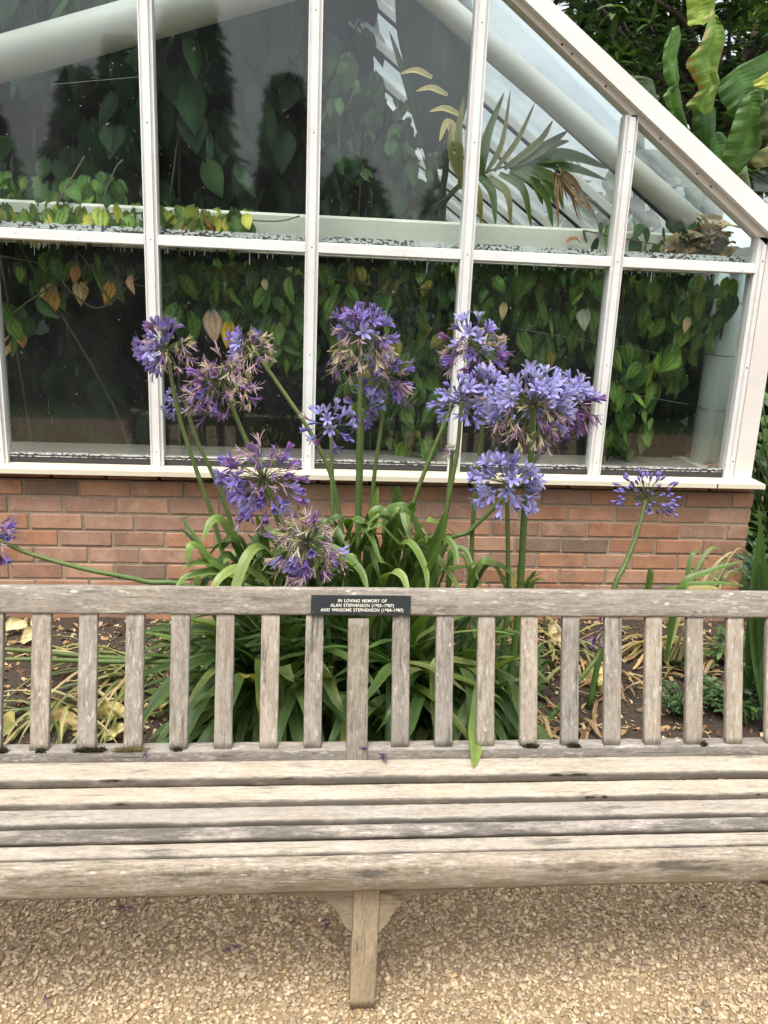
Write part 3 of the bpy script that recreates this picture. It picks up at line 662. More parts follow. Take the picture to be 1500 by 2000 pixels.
for (px, si, lx, n) in ((1085, 0, .03, 500), (1130, 0, .05, 700), (560, 0, .03, 300), (220, 0, .06, 600), (1180, 1, .012, 250), (1150, 1, .03, 300), (235, 1, .03, 400), (1480, 1, .01, 100)):
    b_, f_ = SL[si][:2]; x = atY(px, 1520+45*si, f_[0])[0]; moss(x, f_[0]+.003, f_[1]-.004, lx, .010, n, DK, px+5, .004)
# ---------------------------------------------------------------- plants: shared builders
def strap(P, w, fold=.25, hint=(0, 0, 1), taper=.35, n=6, tipw=.04, wave=0, base=.55):
    P = catmull(P, n); m = len(P); T = np.gradient(P, axis=0); T /= np.linalg.norm(T, axis=1)[:, None]+1e-9
    h = np.asarray(hint, float); h = h if h.ndim == 2 else np.repeat(h[None], m, 0)
    S = np.cross(T, h); bad = np.linalg.norm(S, axis=1) < .12
    S /= np.linalg.norm(S, axis=1)[:, None]+1e-9
    for i in range(1, m):
        if S[i]@S[i-1] < 0: S[i] = -S[i]
        s = S[i]*.5+S[i-1]*.5; S[i] = s/np.linalg.norm(s)
    N = np.cross(S, T); u = np.linspace(0, 1, m)
    prof = np.minimum(base+(1-base)*np.clip(u/.3, 0, 1), 1)*np.clip((1-u)/taper, 0, 1)**.6; ww = w*.5*np.maximum(prof, tipw)
    cols_ = []
    for k, v in enumerate((-1, -.5, 0, .5, 1)):
        off = fold*abs(v)*ww[:, None]; wv = wave*np.sin(u*23+v*2)[:, None]*abs(v)*ww[:, None] if wave else 0
        cols_.append(P+S*(v*ww)[:, None]+N*(off+wv))
    V = np.stack(cols_, 1).reshape(-1, 3); return V, grid(m, 5), u
def tone(u, c0, c1, nv=5): 
    c0, c1 = np.asarray(c0), np.asarray(c1); c = c0[None]*(1-u[:, None])+c1[None]*u[:, None]; s = np.array([1.05, .97, .82, .97, 1.05])[:nv]
    return (c[:, None]*s[None, :, None]).reshape(-1, 3)
def arch(base, az, el, L, droop, r, n=9, sway=.2):
    """curve that leaves `base` and bends over under its own weight"""
    P = [np.array(base, float)]; ds = L/(n-1); a = az
    for i in range(n-1):
        t = (i+.5)/(n-1); e = el-droop*t**1.35; a += r.normal(0, sway)/(n-1)
        P.append(P[-1]+ds*np.array([math.cos(e)*math.cos(a), math.cos(e)*math.sin(a), math.sin(e)]))
        if P[-1][2] < bz(P[-1][0], P[-1][1])+.012: P[-1][2] = bz(P[-1][0], P[-1][1])+.012+.01*r.random()
    return P
SG = [(.08, .145, .042), (.055, .11, .036), (.10, .165, .048), (.14, .20, .065), (.04, .085, .032), (.20, .24, .085)]
def pix(P):
    d = np.asarray(P, float)-CO; z = d@Fw; return np.stack([750+FPX*(d@Rt)/z, 1000-FPX*(d@Up)/z], -1)
def clump(px, Yb, n, seed, label, L=(.46, .80), w=(.032, .050), elr=(.5, 1.5), spread=.10, dry=26, azr=(0, 2*math.pi), tall=True):
    r = np.random.default_rng(seed); bx = atY(px, 1380, Yb)[0]; root = (bx, Yb, bz(bx, Yb)-.01)
    T = empty('agapanthus_plant', root, label, 'plant', 'strap leaved agapanthus plants in the bed'); m = MB(); d = MB()
    for i in range(n):
        az = r.uniform(*azr); rad = spread*math.sqrt(r.random()); b = (root[0]+rad*math.cos(az), root[1]+rad*math.sin(az)*.7, root[2])
        el = r.uniform(*elr); Ln = r.uniform(*L); dr = r.uniform(.9, 2.7)
        if tall and i % 2: el = r.uniform(1.0, 1.5); Ln = r.uniform(.62, 1.0); dr = r.uniform(.7, 2.6)
        if tall and i % 2 == 0: Ln *= .85
        P = arch(b, az+r.normal(0, .3), el, Ln, dr, r)
        P = [np.array([p[0], min(p[1], 3.46), p[2]]) for p in P]
        P = [p if not (p[1] < 2.03+.0*p[2]) else np.array([p[0], 2.03+r.uniform(0, .03), p[2]]) for p in P]
        q = pix(P)
        if ((q[:, 0] < 340) & (q[:, 1] < 1165)).any() or (q[:, 0] < 240).any() or ((q[:, 0] > 905) & (q[:, 1] < 1110)).any() or (q[:, 0] > 1085).any() or (q[:, 1] < 975).any(): continue
        V, F, u = strap(P, r.uniform(*w), r.uniform(.1, .4), n=4); c = np.array(SG[r.choice(6, p=[.28, .22, .2, .13, .1, .07])])*r.uniform(.8, 1.2)
        c0 = c*np.array([1.5, 1.35, 1.5]); m.add(V, F, tone(u, c0, c*(1 if r.random() > .06 else np.array([2.5, 1.6, 1]))))
    for i in range(dry):
        az = r.uniform(math.pi, 2*math.pi); b = (root[0]+r.normal(0, spread), root[1]-abs(r.normal(0, spread*.7)), root[2]+r.uniform(.02, .14))
        P = arch(b, az, r.uniform(-.2, .6), r.uniform(.1, .28), r.uniform(1, 2.2), r, 7, 1.2); V, F, u = strap(P, r.uniform(.006, .018), .8, n=3, wave=.3)
        c = np.array([(.35, .24, .12), (.22, .13, .06), (.45, .36, .2)][r.integers(3)]); d.add(V, F, tone(u, c, c*.7))
    f = m.build('foliage', M_STRAP, T, True, origin=root); f.location = (0, 0, 0)
    if dry: d.build('dead_leaves', M_DRY, T, True, origin=root)
    return T
clump(530, 2.66, 230, 1, 'agapanthus clump left of the plaque with leaves arching over to the left', azr=(math.pi*.6, math.pi*1.65))
clump(650, 2.62, 100, 2, 'leafy agapanthus clump directly behind the left end of the plaque', azr=(math.pi*.5, math.pi*1.9))
clump(760, 2.76, 150, 3, 'tall dense agapanthus clump behind the right end of the plaque', L=(.5, .8))
clump(870, 2.62, 190, 4, 'agapanthus clump right of the plaque with leaves hanging to the bench', azr=(math.pi*1.0, math.pi*2.3))
clump(985, 2.66, 120, 5, 'low agapanthus clump at the right end of the dense leaves', L=(.28, .5), azr=(math.pi*1.1, math.pi*2.5), w=(.02, .036), tall=False)
def straps_px(name, label, cat, items, mat=M_STRAP, group=None, rootpx=None):
    """one plant whose blades are given as traced curves (pixel, depth)"""
    P0 = items[0][0][0]; root = atY(*P0); root[2] = bz(root[0], root[1]) if 2.1 < root[1] < 3.5 else 0
    T = empty(name, root, label, cat, group); m = MB()
    for pts, w, c, *o in items:
        P = [atY(*p) for p in pts]; V, F, u = strap(P, w, o[0] if o else .25, hint=(o[1] if len(o) > 1 else (0, -.4, 1)), n=6)
        c = np.asarray(c); m.add(V, F, tone(u, c, c*np.array([1.15, 1.1, .9])))
    f = m.build('foliage', mat, T, True, origin=root); return T
g1, g2, g3, yg = (.09, .16, .035), (.14, .22, .055), (.05, .10, .04), (.30, .32, .10)
straps_px('agapanthus_plant', 'agapanthus shoot whose broad pointed leaf pokes between the slats onto the seat', 'plant',
  [([(948, 1300, 2.16), (942, 1350, 2.08), (935, 1405, 1.985), (929, 1450, 1.905), (925, 1499, 1.80)], .056, (.17, .25, .07), .2, (0, -1, .35)),
   ([(948, 1300, 2.3), (860, 1290, 2.25), (850, 1340, 2.2), (847, 1420, 2.15)], .034, (.16, .2, .06)),
   ([(948, 1300, 2.3), (920, 1370, 2.2), (905, 1400, 2.12), (890, 1450, 2.08)], .036, (.12, .18, .07)),
   ([(948, 1300, 2.3), (1000, 1330, 2.2), (1010, 1370, 2.16), (1015, 1400, 2.12)], .030, (.11, .18, .06))], group='strap leaved agapanthus plants in the bed')
straps_px('agapanthus_plant', 'agapanthus with light green leaves looping over behind the top rail at the left', 'plant',
  [([(560, 1290, 2.6), (500, 1150, 2.55), (440, 1030, 2.5), (415, 1018, 2.48), (395, 1055, 2.45)], .040, g2),
   ([(560, 1290, 2.6), (470, 1180, 2.5), (410, 1095, 2.45), (375, 1065, 2.42), (365, 1100, 2.4)], .038, g2),
   ([(560, 1290, 2.6), (490, 1180, 2.5), (430, 1110, 2.45), (385, 1100, 2.42), (355, 1112, 2.4)], .032, g1),
   ([(560, 1290, 2.6), (560, 1150, 2.5), (520, 1075, 2.42), (485, 1085, 2.36), (455, 1170, 2.3), (450, 1230, 2.25)], .036, (.17, .24, .07)),
   ([(560, 1290, 2.6), (540, 1170, 2.45), (480, 1112, 2.4), (430, 1130, 2.34), (400, 1190, 2.3)], .036, (.2, .27, .09)),
   ([(560, 1290, 2.6), (520, 1165, 2.5), (440, 1120, 2.45), (370, 1125, 2.42), (340, 1150, 2.4)], .034, g2),
   ([(560, 1290, 2.6), (530, 1130, 2.5), (512, 1050, 2.48), (500, 1005, 2.47)], .034, g1),
   ([(560, 1290, 2.6), (600, 1120, 2.5), (640, 1070, 2.45), (700, 1110, 2.4), (720, 1160, 2.35)], .034, g1)], group='strap leaved agapanthus plants in the bed')
straps_px('agapanthus_plant', 'agapanthus with tall upright and looping leaves above the plaque', 'plant',
  [([(720, 1300, 2.7), (715, 1130, 2.65), (728, 1010, 2.6), (738, 950, 2.58)], .034, (.17, .24, .07), .4, (0, -1, .2)),
   ([(720, 1300, 2.7), (700, 1130, 2.6), (680, 1040, 2.55), (690, 1012, 2.5), (720, 1040, 2.45), (745, 1100, 2.4)], .032, g1),
   ([(720, 1300, 2.7), (760, 1120, 2.6), (800, 1000, 2.55), (815, 985, 2.52)], .032, g1, .4, (0, -1, .2)),
   ([(720, 1300, 2.7), (790, 1100, 2.6), (840, 1050, 2.5), (880, 1060, 2.45), (895, 1105, 2.4)], .034, g1),
   ([(720, 1300, 2.7), (790, 1180, 2.5), (850, 1060, 2.42), (868, 1000, 2.4)], .036, (.07, .13, .03), .4, (0, -1, .2)),
   ([(720, 1300, 2.7), (780, 1140, 2.55), (770, 1080, 2.5), (800, 1060, 2.45), (830, 1110, 2.4), (835, 1160, 2.36)], .030, g2),
   ([(720, 1300, 2.7), (740, 1160, 2.5), (760, 1120, 2.4), (785, 1125, 2.36), (800, 1165, 2.32)], .034, (.2, .27, .09)),
   ([(720, 1300, 2.7), (768, 1060, 2.75), (775, 970, 2.75), (777, 948, 2.75)], .036, (.04, .09, .025), .4, (0, -1, .2)),
   ([(720, 1300, 2.7), (850, 1130, 2.6), (900, 1110, 2.55), (948, 1095, 2.5)], .022, g1)], group='strap leaved agapanthus plants in the bed')
straps_px('agapanthus_plant', 'young agapanthus with a short yellow tipped leaf right of the clump', 'plant',
  [([(1005, 1300, 2.75), (1003, 1180, 2.7), (1000, 1125, 2.7), (996, 1112, 2.7)], .022, (.45, .4, .16), .3, (0, -1, .2)),
   ([(1005, 1300, 2.75), (1015, 1160, 2.75), (1015, 1110, 2.75), (1013, 1095, 2.75)], .026, g1, .3, (0, -1, .2)),
   ([(1005, 1300, 2.75), (1030, 1170, 2.7), (1045, 1135, 2.68), (1066, 1133, 2.65)], .022, g1),
   ([(1005, 1300, 2.75), (1020, 1165, 2.72), (1040, 1125, 2.7), (1047, 1115, 2.7)], .018, g3)], group='strap leaved agapanthus plants in the bed')
straps_px('bulb_plant', 'twisted green leaves standing alone at the wall behind the right of the bench', 'plant',
  [([(1262, 1240, 3.1), (1262, 1170, 3.1), (1268, 1125, 3.1), (1266, 1110, 3.1)], .03, g1, .5, (0, -1, .2)),
   ([(1262, 1240, 3.1), (1290, 1158, 3.0), (1320, 1150, 2.95), (1352, 1152, 2.92)], .026, (.13, .18, .05))])
r = np.random.default_rng(29); grp_its = {0: [], 1: [], 2: []}
for k in range(58):
    bx = r.uniform(520, 860); s_ = -1 if r.random() < (.85 - (bx-520)/340*.65) else 1; ax_ = bx+s_*r.uniform(20, 130); prof = np.interp(ax_, [370, 450, 620, 700, 800, 870, 960], [1085, 1045, 1030, 990, 985, 1030, 1100]); ay = prof+r.exponential(38)
    tx, ty = ax_+s_*r.uniform(25, 75), ay+r.uniform(25, 130); Yb_, Ya, Yt = 2.66, r.uniform(2.42, 2.72), r.uniform(2.42, 2.62)
    c = np.array([(.10, .165, .045), (.13, .20, .06), (.07, .125, .035), (.18, .24, .085)][r.integers(4)])*r.uniform(.85, 1.15)
    grp_its[0 if ax_ < 560 else 1 if ax_ < 740 else 2].append(([(bx*.5+345, 1330, Yb_), (bx*.6+ax_*.4, ay+105, (Yb_+Ya)/2), (ax_-s_*14, ay+12, Ya), (ax_+s_*10, ay+3, Ya-.01), (ax_*.4+tx*.6, ay*.55+ty*.45, (Ya+Yt)/2), (tx, ty, Yt)], r.uniform(.020, .036), c, r.uniform(.15, .5)))
for k in range(26):
    bx = r.uniform(560, 850); tx = bx*.75+185+r.normal(0, 60)+(bx-705)*.5; ty = r.uniform(985, 1110); c = np.array([(.10, .165, .045), (.14, .21, .06), (.07, .125, .035)][r.integers(3)])
    if 390 < tx < 880: grp_its[0 if tx < 560 else 1 if tx < 740 else 2].append(([(bx*.5+345, 1330, 2.62), (bx*.7+tx*.3, 1180, 2.6), (bx*.25+tx*.75, (ty+1150)/2-25, 2.58), (tx, ty, 2.55)], r.uniform(.018, .032), c, .4, (0, -1, .2)))
for k, lab in enumerate(('mound of broad leaves bending left over the rail below the big violet head', 'broad leaves arching up around the nodding withered head', 'thick tuft of broad leaves arching above the rail right of the plaque')):
    straps_px('agapanthus_plant', lab, 'plant', grp_its[k], group='strap leaved agapanthus plants in the bed')
r = np.random.default_rng(31); its = []
for k in range(12):
    x1 = r.uniform(1370, 1470); y1 = r.uniform(1075, 1150); its.append(([(1330+r.uniform(-40, 20), 1290, 3.0), ((1330+x1)/2+r.uniform(-30, 30), (1180+y1)/2+20, 3.05), (x1-20, y1-8, 3.1), (x1+15, y1+r.uniform(-10, 25), 3.1)], r.uniform(.006, .022), [(.22, .17, .09), (.09, .13, .04), (.30, .25, .14), (.12, .16, .05)][k % 4]))
its += [([(1300, 1290, 2.9), (1330, 1150, 2.9), (1380, 1118, 2.9), (1450, 1095, 2.9)], .028, g1), ([(1300, 1290, 2.9), (1320, 1160, 2.85), (1380, 1140, 2.8), (1455, 1143, 2.78)], .026, g1),
        ([(1300, 1290, 2.9), (1350, 1140, 3.1), (1375, 1120, 3.1), (1405, 1135, 3.05)], .018, yg), ([(1300, 1290, 2.9), (1325, 1165, 2.9), (1390, 1150, 2.85), (1400, 1160, 2.8)], .03, (.33, .28, .13))]
straps_px('bulb_plant', 'straggling half dead leaves leaning on the brick at the right corner', 'plant', its)
# collapsed pale foliage at the left and at the right centre
def lodged(label, cx, cy, n, seed, dirs, cols, L=(.25, .5)):
    r = np.random.default_rng(seed); c0 = atY(cx, cy, 2.6); zz = None
    for Y in np.linspace(2.15, 3.4, 80):
        p = atY(cx, cy, Y)
        if p[2] <= bz(p[0], p[1])+.03: break
    root = np.array([p[0], p[1], bz(p[0], p[1])]); T = empty('wilted_bulb_plant', root, label, 'plant', 'collapsed yellowing bulb foliage on the soil'); m = MB()
    for i in range(n):
        az = r.uniform(*dirs); b = root+np.array([r.normal(0, .05), r.normal(0, .05), .0]); P = arch(b, az, r.uniform(.1, .9), r.uniform(*L), r.uniform(1.2, 2.2), r, 8, .8)
        P = [np.array([q[0], max(q[1], 2.02), q[2]]) for q in P]
        V, F, u = strap(P, r.uniform(.007, .018), .5, n=4); c = np.array(cols[r.integers(len(cols))])*r.uniform(.8, 1.15); m.add(V, F, tone(u, c, c*np.array([1.3, 1.1, .9])))
    m.build('foliage', M_STRAP, T, True, origin=root); return T
PG = [(.20, .23, .09), (.30, .31, .15), (.14, .19, .07), (.36, .31, .18), (.09, .14, .05)]
lodged('pale yellow green leaves collapsed over the soil at the far left', 290, 1310, 44, 51, (math.pi*.85, math.pi*1.5), PG, (.3, .62))
lodged('pale limp leaves flopped towards the bench at the bottom left', 130, 1375, 34, 52, (math.pi*.9, math.pi*1.8), PG, (.2, .4))
lodged('small limp stalks lying between clump and bare soil on the left', 440, 1380, 16, 53, (math.pi*.5, math.pi*1.4), PG, (.15, .3))
lodged('yellow strands scattered right of the dense clump', 1100, 1260, 34, 54, (math.pi*.2, math.pi*2), PG[:4]+[(.5, .38, .2)], (.15, .4))
lodged('thin straw like strands lying below the wall at the right', 1290, 1250, 34, 55, (math.pi*1.0, math.pi*2.1), [(.45, .36, .2), (.3, .24, .12), (.3, .32, .12)], (.2, .45))
lodged('brown straw strands on bare soil left of the dark ferny weed', 1190, 1330, 22, 56, (0, 6.28), [(.30, .22, .13), (.20, .13, .08), (.40, .32, .2)], (.1, .3))
lodged('dead brown strands below the slats right of the crumpled yellow leaf', 1130, 1410, 18, 57, (0, 6.28), [(.30, .22, .13), (.20, .13, .08), (.42, .34, .22)], (.1, .28))
lodged('dry strands among the leafy weeds near the right end of the bench', 1390, 1330, 26, 58, (0, 6.28), [(.30, .22, .13), (.20, .20, .08), (.42, .34, .22)], (.12, .35))
# upright dark blades at the right edge
its = []; r = np.random.default_rng(61)
for k in range(15):
    x = 1445+k*9+r.uniform(-6, 6); top = [1330, 1180, 1040, 1100, 985, 1050, 930, 900, 1000, 860, 960, 900, 990, 930, 1000][k]; Y = r.uniform(2.5, 2.75)
    its.append(([(1500, 1420, 2.6), (x+18, (1400+top)/2+60, Y), (x+14, (1400+top)/2-60, Y), (x+r.uniform(5, 30), top, Y)], r.uniform(.035, .055), [(.035, .085, .03), (.05, .11, .035), (.07, .13, .04)][k % 3], .3, (0, -1, .1)))
straps_px('iris_plant', 'tall dark green sword leaved plant at the right edge of the bed', 'plant', its)
# ---------------------------------------------------------------- agapanthus flowers
def floret_mesh(name, kind, seed, c_mid, c_edge, c_tube):
    r = np.random.default_rng(seed); m = MB(); nt = 6; nu = 7
    for k in range(nt):
        a = 2*np.pi*k/nt+r.normal(0, .08); ca, sa = math.cos(a), math.sin(a)
        if kind == 'open': fl = r.uniform(.85, 1.1); rad = np.array([.03, .06, .10, .19, .34, .51, .64])*np.array([1, 1, 1, 1, 1, fl, fl]); y = np.array([0, .2, .4, .58, .74, .86, .90+r.normal(0, .03)]); w = np.array([.03, .05, .075, .10, .12, .105, .02])
        elif kind == 'half': rad = np.array([.03, .055, .08, .12, .18, .24, .27])*r.uniform(.85, 1.15); y = np.array([0, .2, .4, .6, .78, .92, 1.02]); w = np.array([.03, .05, .07, .10, .12, .10, .02])
        else: rad = np.array([.03, .05, .07, .12, .20, .30, .38])*r.uniform(.3, 1.7); y = np.array([0, .2, .38, .55, .72, .87, 1.0])+r.normal(0, .03, 7); w = np.array([.03, .045, .05, .05, .042, .032, .008])*1.15
        u = np.linspace(0, 1, nu); tw = (r.normal(0, 1.8) if kind == 'wilt' else r.normal(0, .12))*u; bend = (r.normal(0, .32) if kind == 'wilt' else r.normal(0, .03))*u**2
        Vs, Cs = [], []
        for i in range(nu):
            rd = np.array([ca, 0, sa]); tg = np.array([-sa, 0, ca]); c, s = math.cos(tw[i]), math.sin(tw[i]); t2 = tg*c+rd*s*.8+np.array([0, s*.6, 0])
            ctr = rd*rad[i]+np.array([0, y[i], 0])+tg*bend[i]
            for v in (-1, -.45, 0, .45, 1):
                Vs.append(ctr+t2*w[i]*v-rd*.03*(1-abs(v))*(i > 1)); base = np.array(c_tube)*(1-u[i])**1.5+np.array(c_edge)*(1-(1-u[i])**1.5); k2 = (.75 if v == 0 else .2 if abs(v) < .6 else 0)*(u[i] > .25)
                Cs.append(base*(1-k2)+np.array(c_mid)*k2)
        m.add(Vs, grid(nu, 5), np.array(Cs))
    for k in range(5):   # stamens
        a = r.uniform(0, 6.28); q = .10 if kind != 'wilt' else .06; P = [(0, .3, 0), (q*.5*math.cos(a), .65, q*.5*math.sin(a)), (q*1.3*math.cos(a), .88+r.uniform(0, .12), q*1.3*math.sin(a)-.03)]
        m.tube(P, .008, 3, col=(.5, .45, .7) if kind != 'wilt' else (.5, .42, .38)); e = np.array(P[-1]); m.tube([e-(0, 0, .02), e+(0, 0, .02)], .016, 4, col=(.12, .08, .15))
    me_o = m.build(name, M_PETAL, None, True); me = me_o.data; bpy.data.objects.remove(me_o); return me
LB_ = dict(c_mid=(.20, .17, .60), c_edge=(.44, .42, .88), c_tube=(.20, .17, .56)); VB = dict(c_mid=(.10, .06, .38), c_edge=(.27, .21, .64), c_tube=(.17, .10, .40))
PU = dict(c_mid=(.12, .04, .25), c_edge=(.33, .18, .50), c_tube=(.2, .1, .3)); MA = dict(c_mid=(.33, .17, .33), c_edge=(.66, .50, .62), c_tube=(.36, .24, .34)); CR = dict(c_mid=(.50, .38, .38), c_edge=(.72, .62, .54), c_tube=(.30, .26, .14))
DP = dict(c_mid=(.06, .03, .13), c_edge=(.15, .08, .26), c_tube=(.10, .06, .12))
FM = {}
for key, kind, c, n in (('lo', 'open', LB_, 4), ('lh', 'half', LB_, 3), ('vo', 'open', VB, 4), ('vh', 'half', VB, 3), ('pw', 'wilt', PU, 3), ('ph', 'half', PU, 2), ('mw', 'wilt', MA, 4), ('cw', 'wilt', CR, 3), ('dp', 'wilt', DP, 2)):
    FM[key] = [floret_mesh('floret' if kind != 'wilt' else 'withered_floret', kind, hash(key) % 1 + 17*i+len(FM)*5, **c) for i in range(n)]
FMIX = {'light': dict(lo=5, lh=3, mw=.4), 'vivid': dict(vo=4.5, vh=2.5, ph=1, lo=1, mw=1.2), 'wilt': dict(mw=5, cw=4, pw=2), 'purple': dict(pw=4, mw=4, ph=2, vh=1), 'mixed': dict(vo=1.5, lo=2, pw=3, mw=4.5, vh=1, cw=.7)}
def agapanthus(px, py, Rp, Y, stem, base, n, mixA, mixB, side, label, bud=0., droop=.3, seed=1, sr=.0075, lowcut=-.75, off=0):
    """hub pixel, outer radius in pixels, depth, stem waypoints, (base px, base depth)"""
    r = np.random.default_rng(seed*7+3); n = int(n*1.25) if bud < .5 and n > 25 else n; hub = atY(px, py, Y); R = Rp/FPX*float(Fw@(hub-CO))
    bx = atY(base[0], 1380, base[1])[0]; B = np.array([bx, base[1], bz(bx, base[1])-.01]) if len(base) == 2 else np.array(base[:3], float)
    T = empty('agapanthus_flower', B, label, 'flower', 'purple and blue agapanthus flower heads on tall stalks')
    N = len(stem)+1; P = [hub-np.array([0, 0, .0])]
    for k, (sx, sy) in enumerate(stem): P.append(atY(sx, sy, Y+(B[1]-Y)*(k+1)/N))
    P.append(B); P = catmull(P, 7); m = MB(); rad = np.linspace(sr*.82, sr*1.25, len(P)); cc = np.linspace(0, 1, len(P))[:, None]
    m.tube(P, rad, 10, col=(1-cc)*np.array([.13, .16, .055])+cc*np.array([.06, .13, .03])); m.build('stalk', M_STEM, T, True, origin=B)
    ax = P[0]-P[3]; ax /= np.linalg.norm(ax); u = MB(); flo = []
    ga = math.pi*(3-5**.5); toC = CO-hub; toC /= np.linalg.norm(toC)
    for i in range(n):
        zc = 1-(1-lowcut)*(i+.5)/n; ph = i*ga+r.normal(0, .25); q = math.sqrt(max(0, 1-zc*zc)); e1 = np.cross(ax, [0, 1, .01]); e1 /= np.linalg.norm(e1); e2 = np.cross(ax, e1)
        d = ax*zc+(e1*math.cos(ph)+e2*math.sin(ph))*q+r.normal(0, .10, 3); d /= np.linalg.norm(d)
        sv = side[0]*(d@Rt)+side[1]*(d@Up)+r.normal(0, .28)-off; mix = FMIX[mixA if sv > 0 else mixB]; ks = list(mix); pr_ = np.array([mix[k] for k in ks]); key = ks[r.choice(len(ks), p=pr_/pr_.sum())]
        isb = r.random() < bud; wl_ = key in ('mw', 'cw', 'pw'); pl = R*((r.uniform(.45, .74) if wl_ else r.uniform(.40, .66)) if not isb else r.uniform(.55, .78)); fl = R*r.uniform(.36, .46)*(1.0 if not isb else .6)
        fl = min(max(fl, .028), .047) if not isb else min(fl, .030); sag = droop*(1.0 if wl_ else .25)*r.uniform(.5, 1.4)
        e = hub+d*pl-np.array([0, 0, sag*pl*.55]); mid = hub+d*pl*.55-np.array([0, 0, sag*pl*.08])
        u.tube(catmull([hub, mid, e], 3), .0009, 4, col=(.11, .15, .05) if r.random() < .75 else (.14, .08, .12), cap=False)
        dd = (d-np.array([0, 0, sag*.9])+r.normal(0, .15, 3)) if not wl_ else (d*.55-np.array([0, 0, .15+.8*droop])+r.normal(0, .38, 3)); dd /= np.linalg.norm(dd)
        if wl_: fl *= r.uniform(.62, .95)
        if isb:
            t = np.linspace(0, 1, 6); u.tube(e+dd*(t*fl)[:, None], np.array([.15, .26, .42, .5, .36, .05])*fl*.42, 7, col=np.array([(.10, .10, .22), (.14, .10, .36), (.20, .16, .5), (.26, .22, .62), (.2, .16, .5), (.1, .06, .3)]))
        elif wl_ and r.random() < .16:
            t = np.linspace(0, 1, 5); u.tube(e+dd*(t*.022)[:, None], np.array([.2, .8, 1, .7, .1])*.0036, 6, col=(.16, .2, .07))
        else: flo.append((key, e-dd*.001, dd, fl, wl_))
    for k in range(6):   # bract remains
        d = np.array([r.normal(), r.normal(), -.4]); d /= np.linalg.norm(d); u.tube([hub, hub+d*.012], [.004, .001], 4, col=(.45, .4, .25))
    um = u.build('flower_head', M_PETAL, T, True, origin=B)
    for key, e, dd, s, wl_ in flo:
        me = FM[key][r.integers(len(FM[key]))]; o = bpy.data.objects.new('withered_floret' if wl_ else 'floret', me); COL.objects.link(o); o.parent = um
        up = r.normal(size=3); F_ = frame(dd[None], up[None])[0]; M4 = Matrix.Identity(4)
        for a in range(3):
            for b in range(3): M4[a][b] = float(F_[a, b])*s
            M4[a][3] = float(e[a]-B[a])
        o.matrix_local = M4
    return T
A = agapanthus
A(325, 682, 70, 2.74, [(352, 820), (412, 1000), (470, 1170)], (600, 2.80), 46, 'vivid', 'wilt', (-1, .5), 'agapanthus head at the far left against the white bar, violet trumpets left, withered right', bud=.05, seed=1)
A(360, 782, 46, 2.88, [(385, 860), (430, 960), (500, 1150)], (620, 2.86), 22, 'light', 'purple', (-1, -.8), 'small agapanthus head with pale blue stars tucked under the withered mauve one', seed=2, lowcut=-.6)
A(432, 742, 92, 2.66, [(470, 835), (530, 980), (580, 1150)], (640, 2.72), 80, 'purple', 'wilt', (-1, -.5), 'large withered mauve and cream agapanthus head left of the second white bar', droop=.5, seed=3, off=.35)
A(492, 678, 58, 2.90, [(550, 760), (612, 855), (655, 960), (675, 1140)], (680, 2.84), 42, 'mixed', 'wilt', (-1, .3), 'agapanthus head on a slanting stalk, half lilac half pinkish, below the hanging yellow leaf', seed=4, droop=.5, off=.15)
A(705, 660, 84, 2.80, [(703, 780), (700, 930), (698, 1140)], (700, 2.82), 74, 'vivid', 'wilt', (.2, 1), 'tallest agapanthus head, round, blue on top with withered mauve florets below', droop=.8, seed=5, sr=.009, off=.45)
A(756, 735, 66, 2.92, [(745, 830), (730, 940), (715, 1140)], (720, 2.88), 44, 'purple', 'mixed', (1, .3), 'purple agapanthus head just right of and below the tallest one', seed=6)
A(646, 832, 60, 2.74, [(648, 900), (650, 1000), (655, 1150)], (680, 2.74), 20, 'light', 'vivid', (0, 1), 'sparse agapanthus head of a few blue stars with bare green stalklets before the centre bar', bud=.15, seed=7, droop=.0)
A(708, 800, 56, 2.88, [(706, 900), (702, 1020), (700, 1160)], (706, 2.86), 17, 'light', 'vivid', (0, 1), 'small open agapanthus head half hidden behind the stalk of the tallest', bud=.1, seed=8, droop=.1)
A(515, 935, 108, 2.46, [(548, 1020), (590, 1110), (610, 1200)], (640, 2.56), 84, 'vivid', 'purple', (-.35, -1), 'big deep violet agapanthus head overlapping the cream sill left of centre', seed=9, droop=.35, sr=.009)
A(600, 1058, 96, 2.26, [(622, 1140), (640, 1210)], (660, 2.42), 84, 'wilt', 'mixed', (-.1, .75), 'nodding withered agapanthus head just above the bench rail with blue stars at its rim', seed=10, droop=.35, off=-.15, lowcut=-.95)
A(925, 682, 86, 2.86, [(893, 770), (850, 870), (805, 990), (770, 1140)], (760, 2.82), 62, 'mixed', 'purple', (.1, .6), 'mixed blue and magenta agapanthus head in front of the fourth white bar', seed=11, droop=.5, off=.1)
A(901, 785, 64, 2.66, [(893, 880), (872, 1000), (848, 1150)], (810, 2.72), 44, 'light', 'light', (1, 0), 'agapanthus head mostly of slim unopened buds left of the big pale blue one', bud=.8, seed=12)
A(950, 775, 66, 2.74, [(938, 870), (925, 1000), (915, 1160)], (880, 2.74), 34, 'light', 'light', (1, 0), 'pale blue agapanthus head between the bud head and the largest one', seed=13, bud=.1)
A(1042, 792, 102, 2.50, [(1038, 880), (1024, 1010), (1012, 1200)], (985, 2.62), 92, 'light', 'wilt', (0, .72), 'largest agapanthus head, pale blue crown over withered lilac skirt', seed=14, droop=.7, sr=.0105)
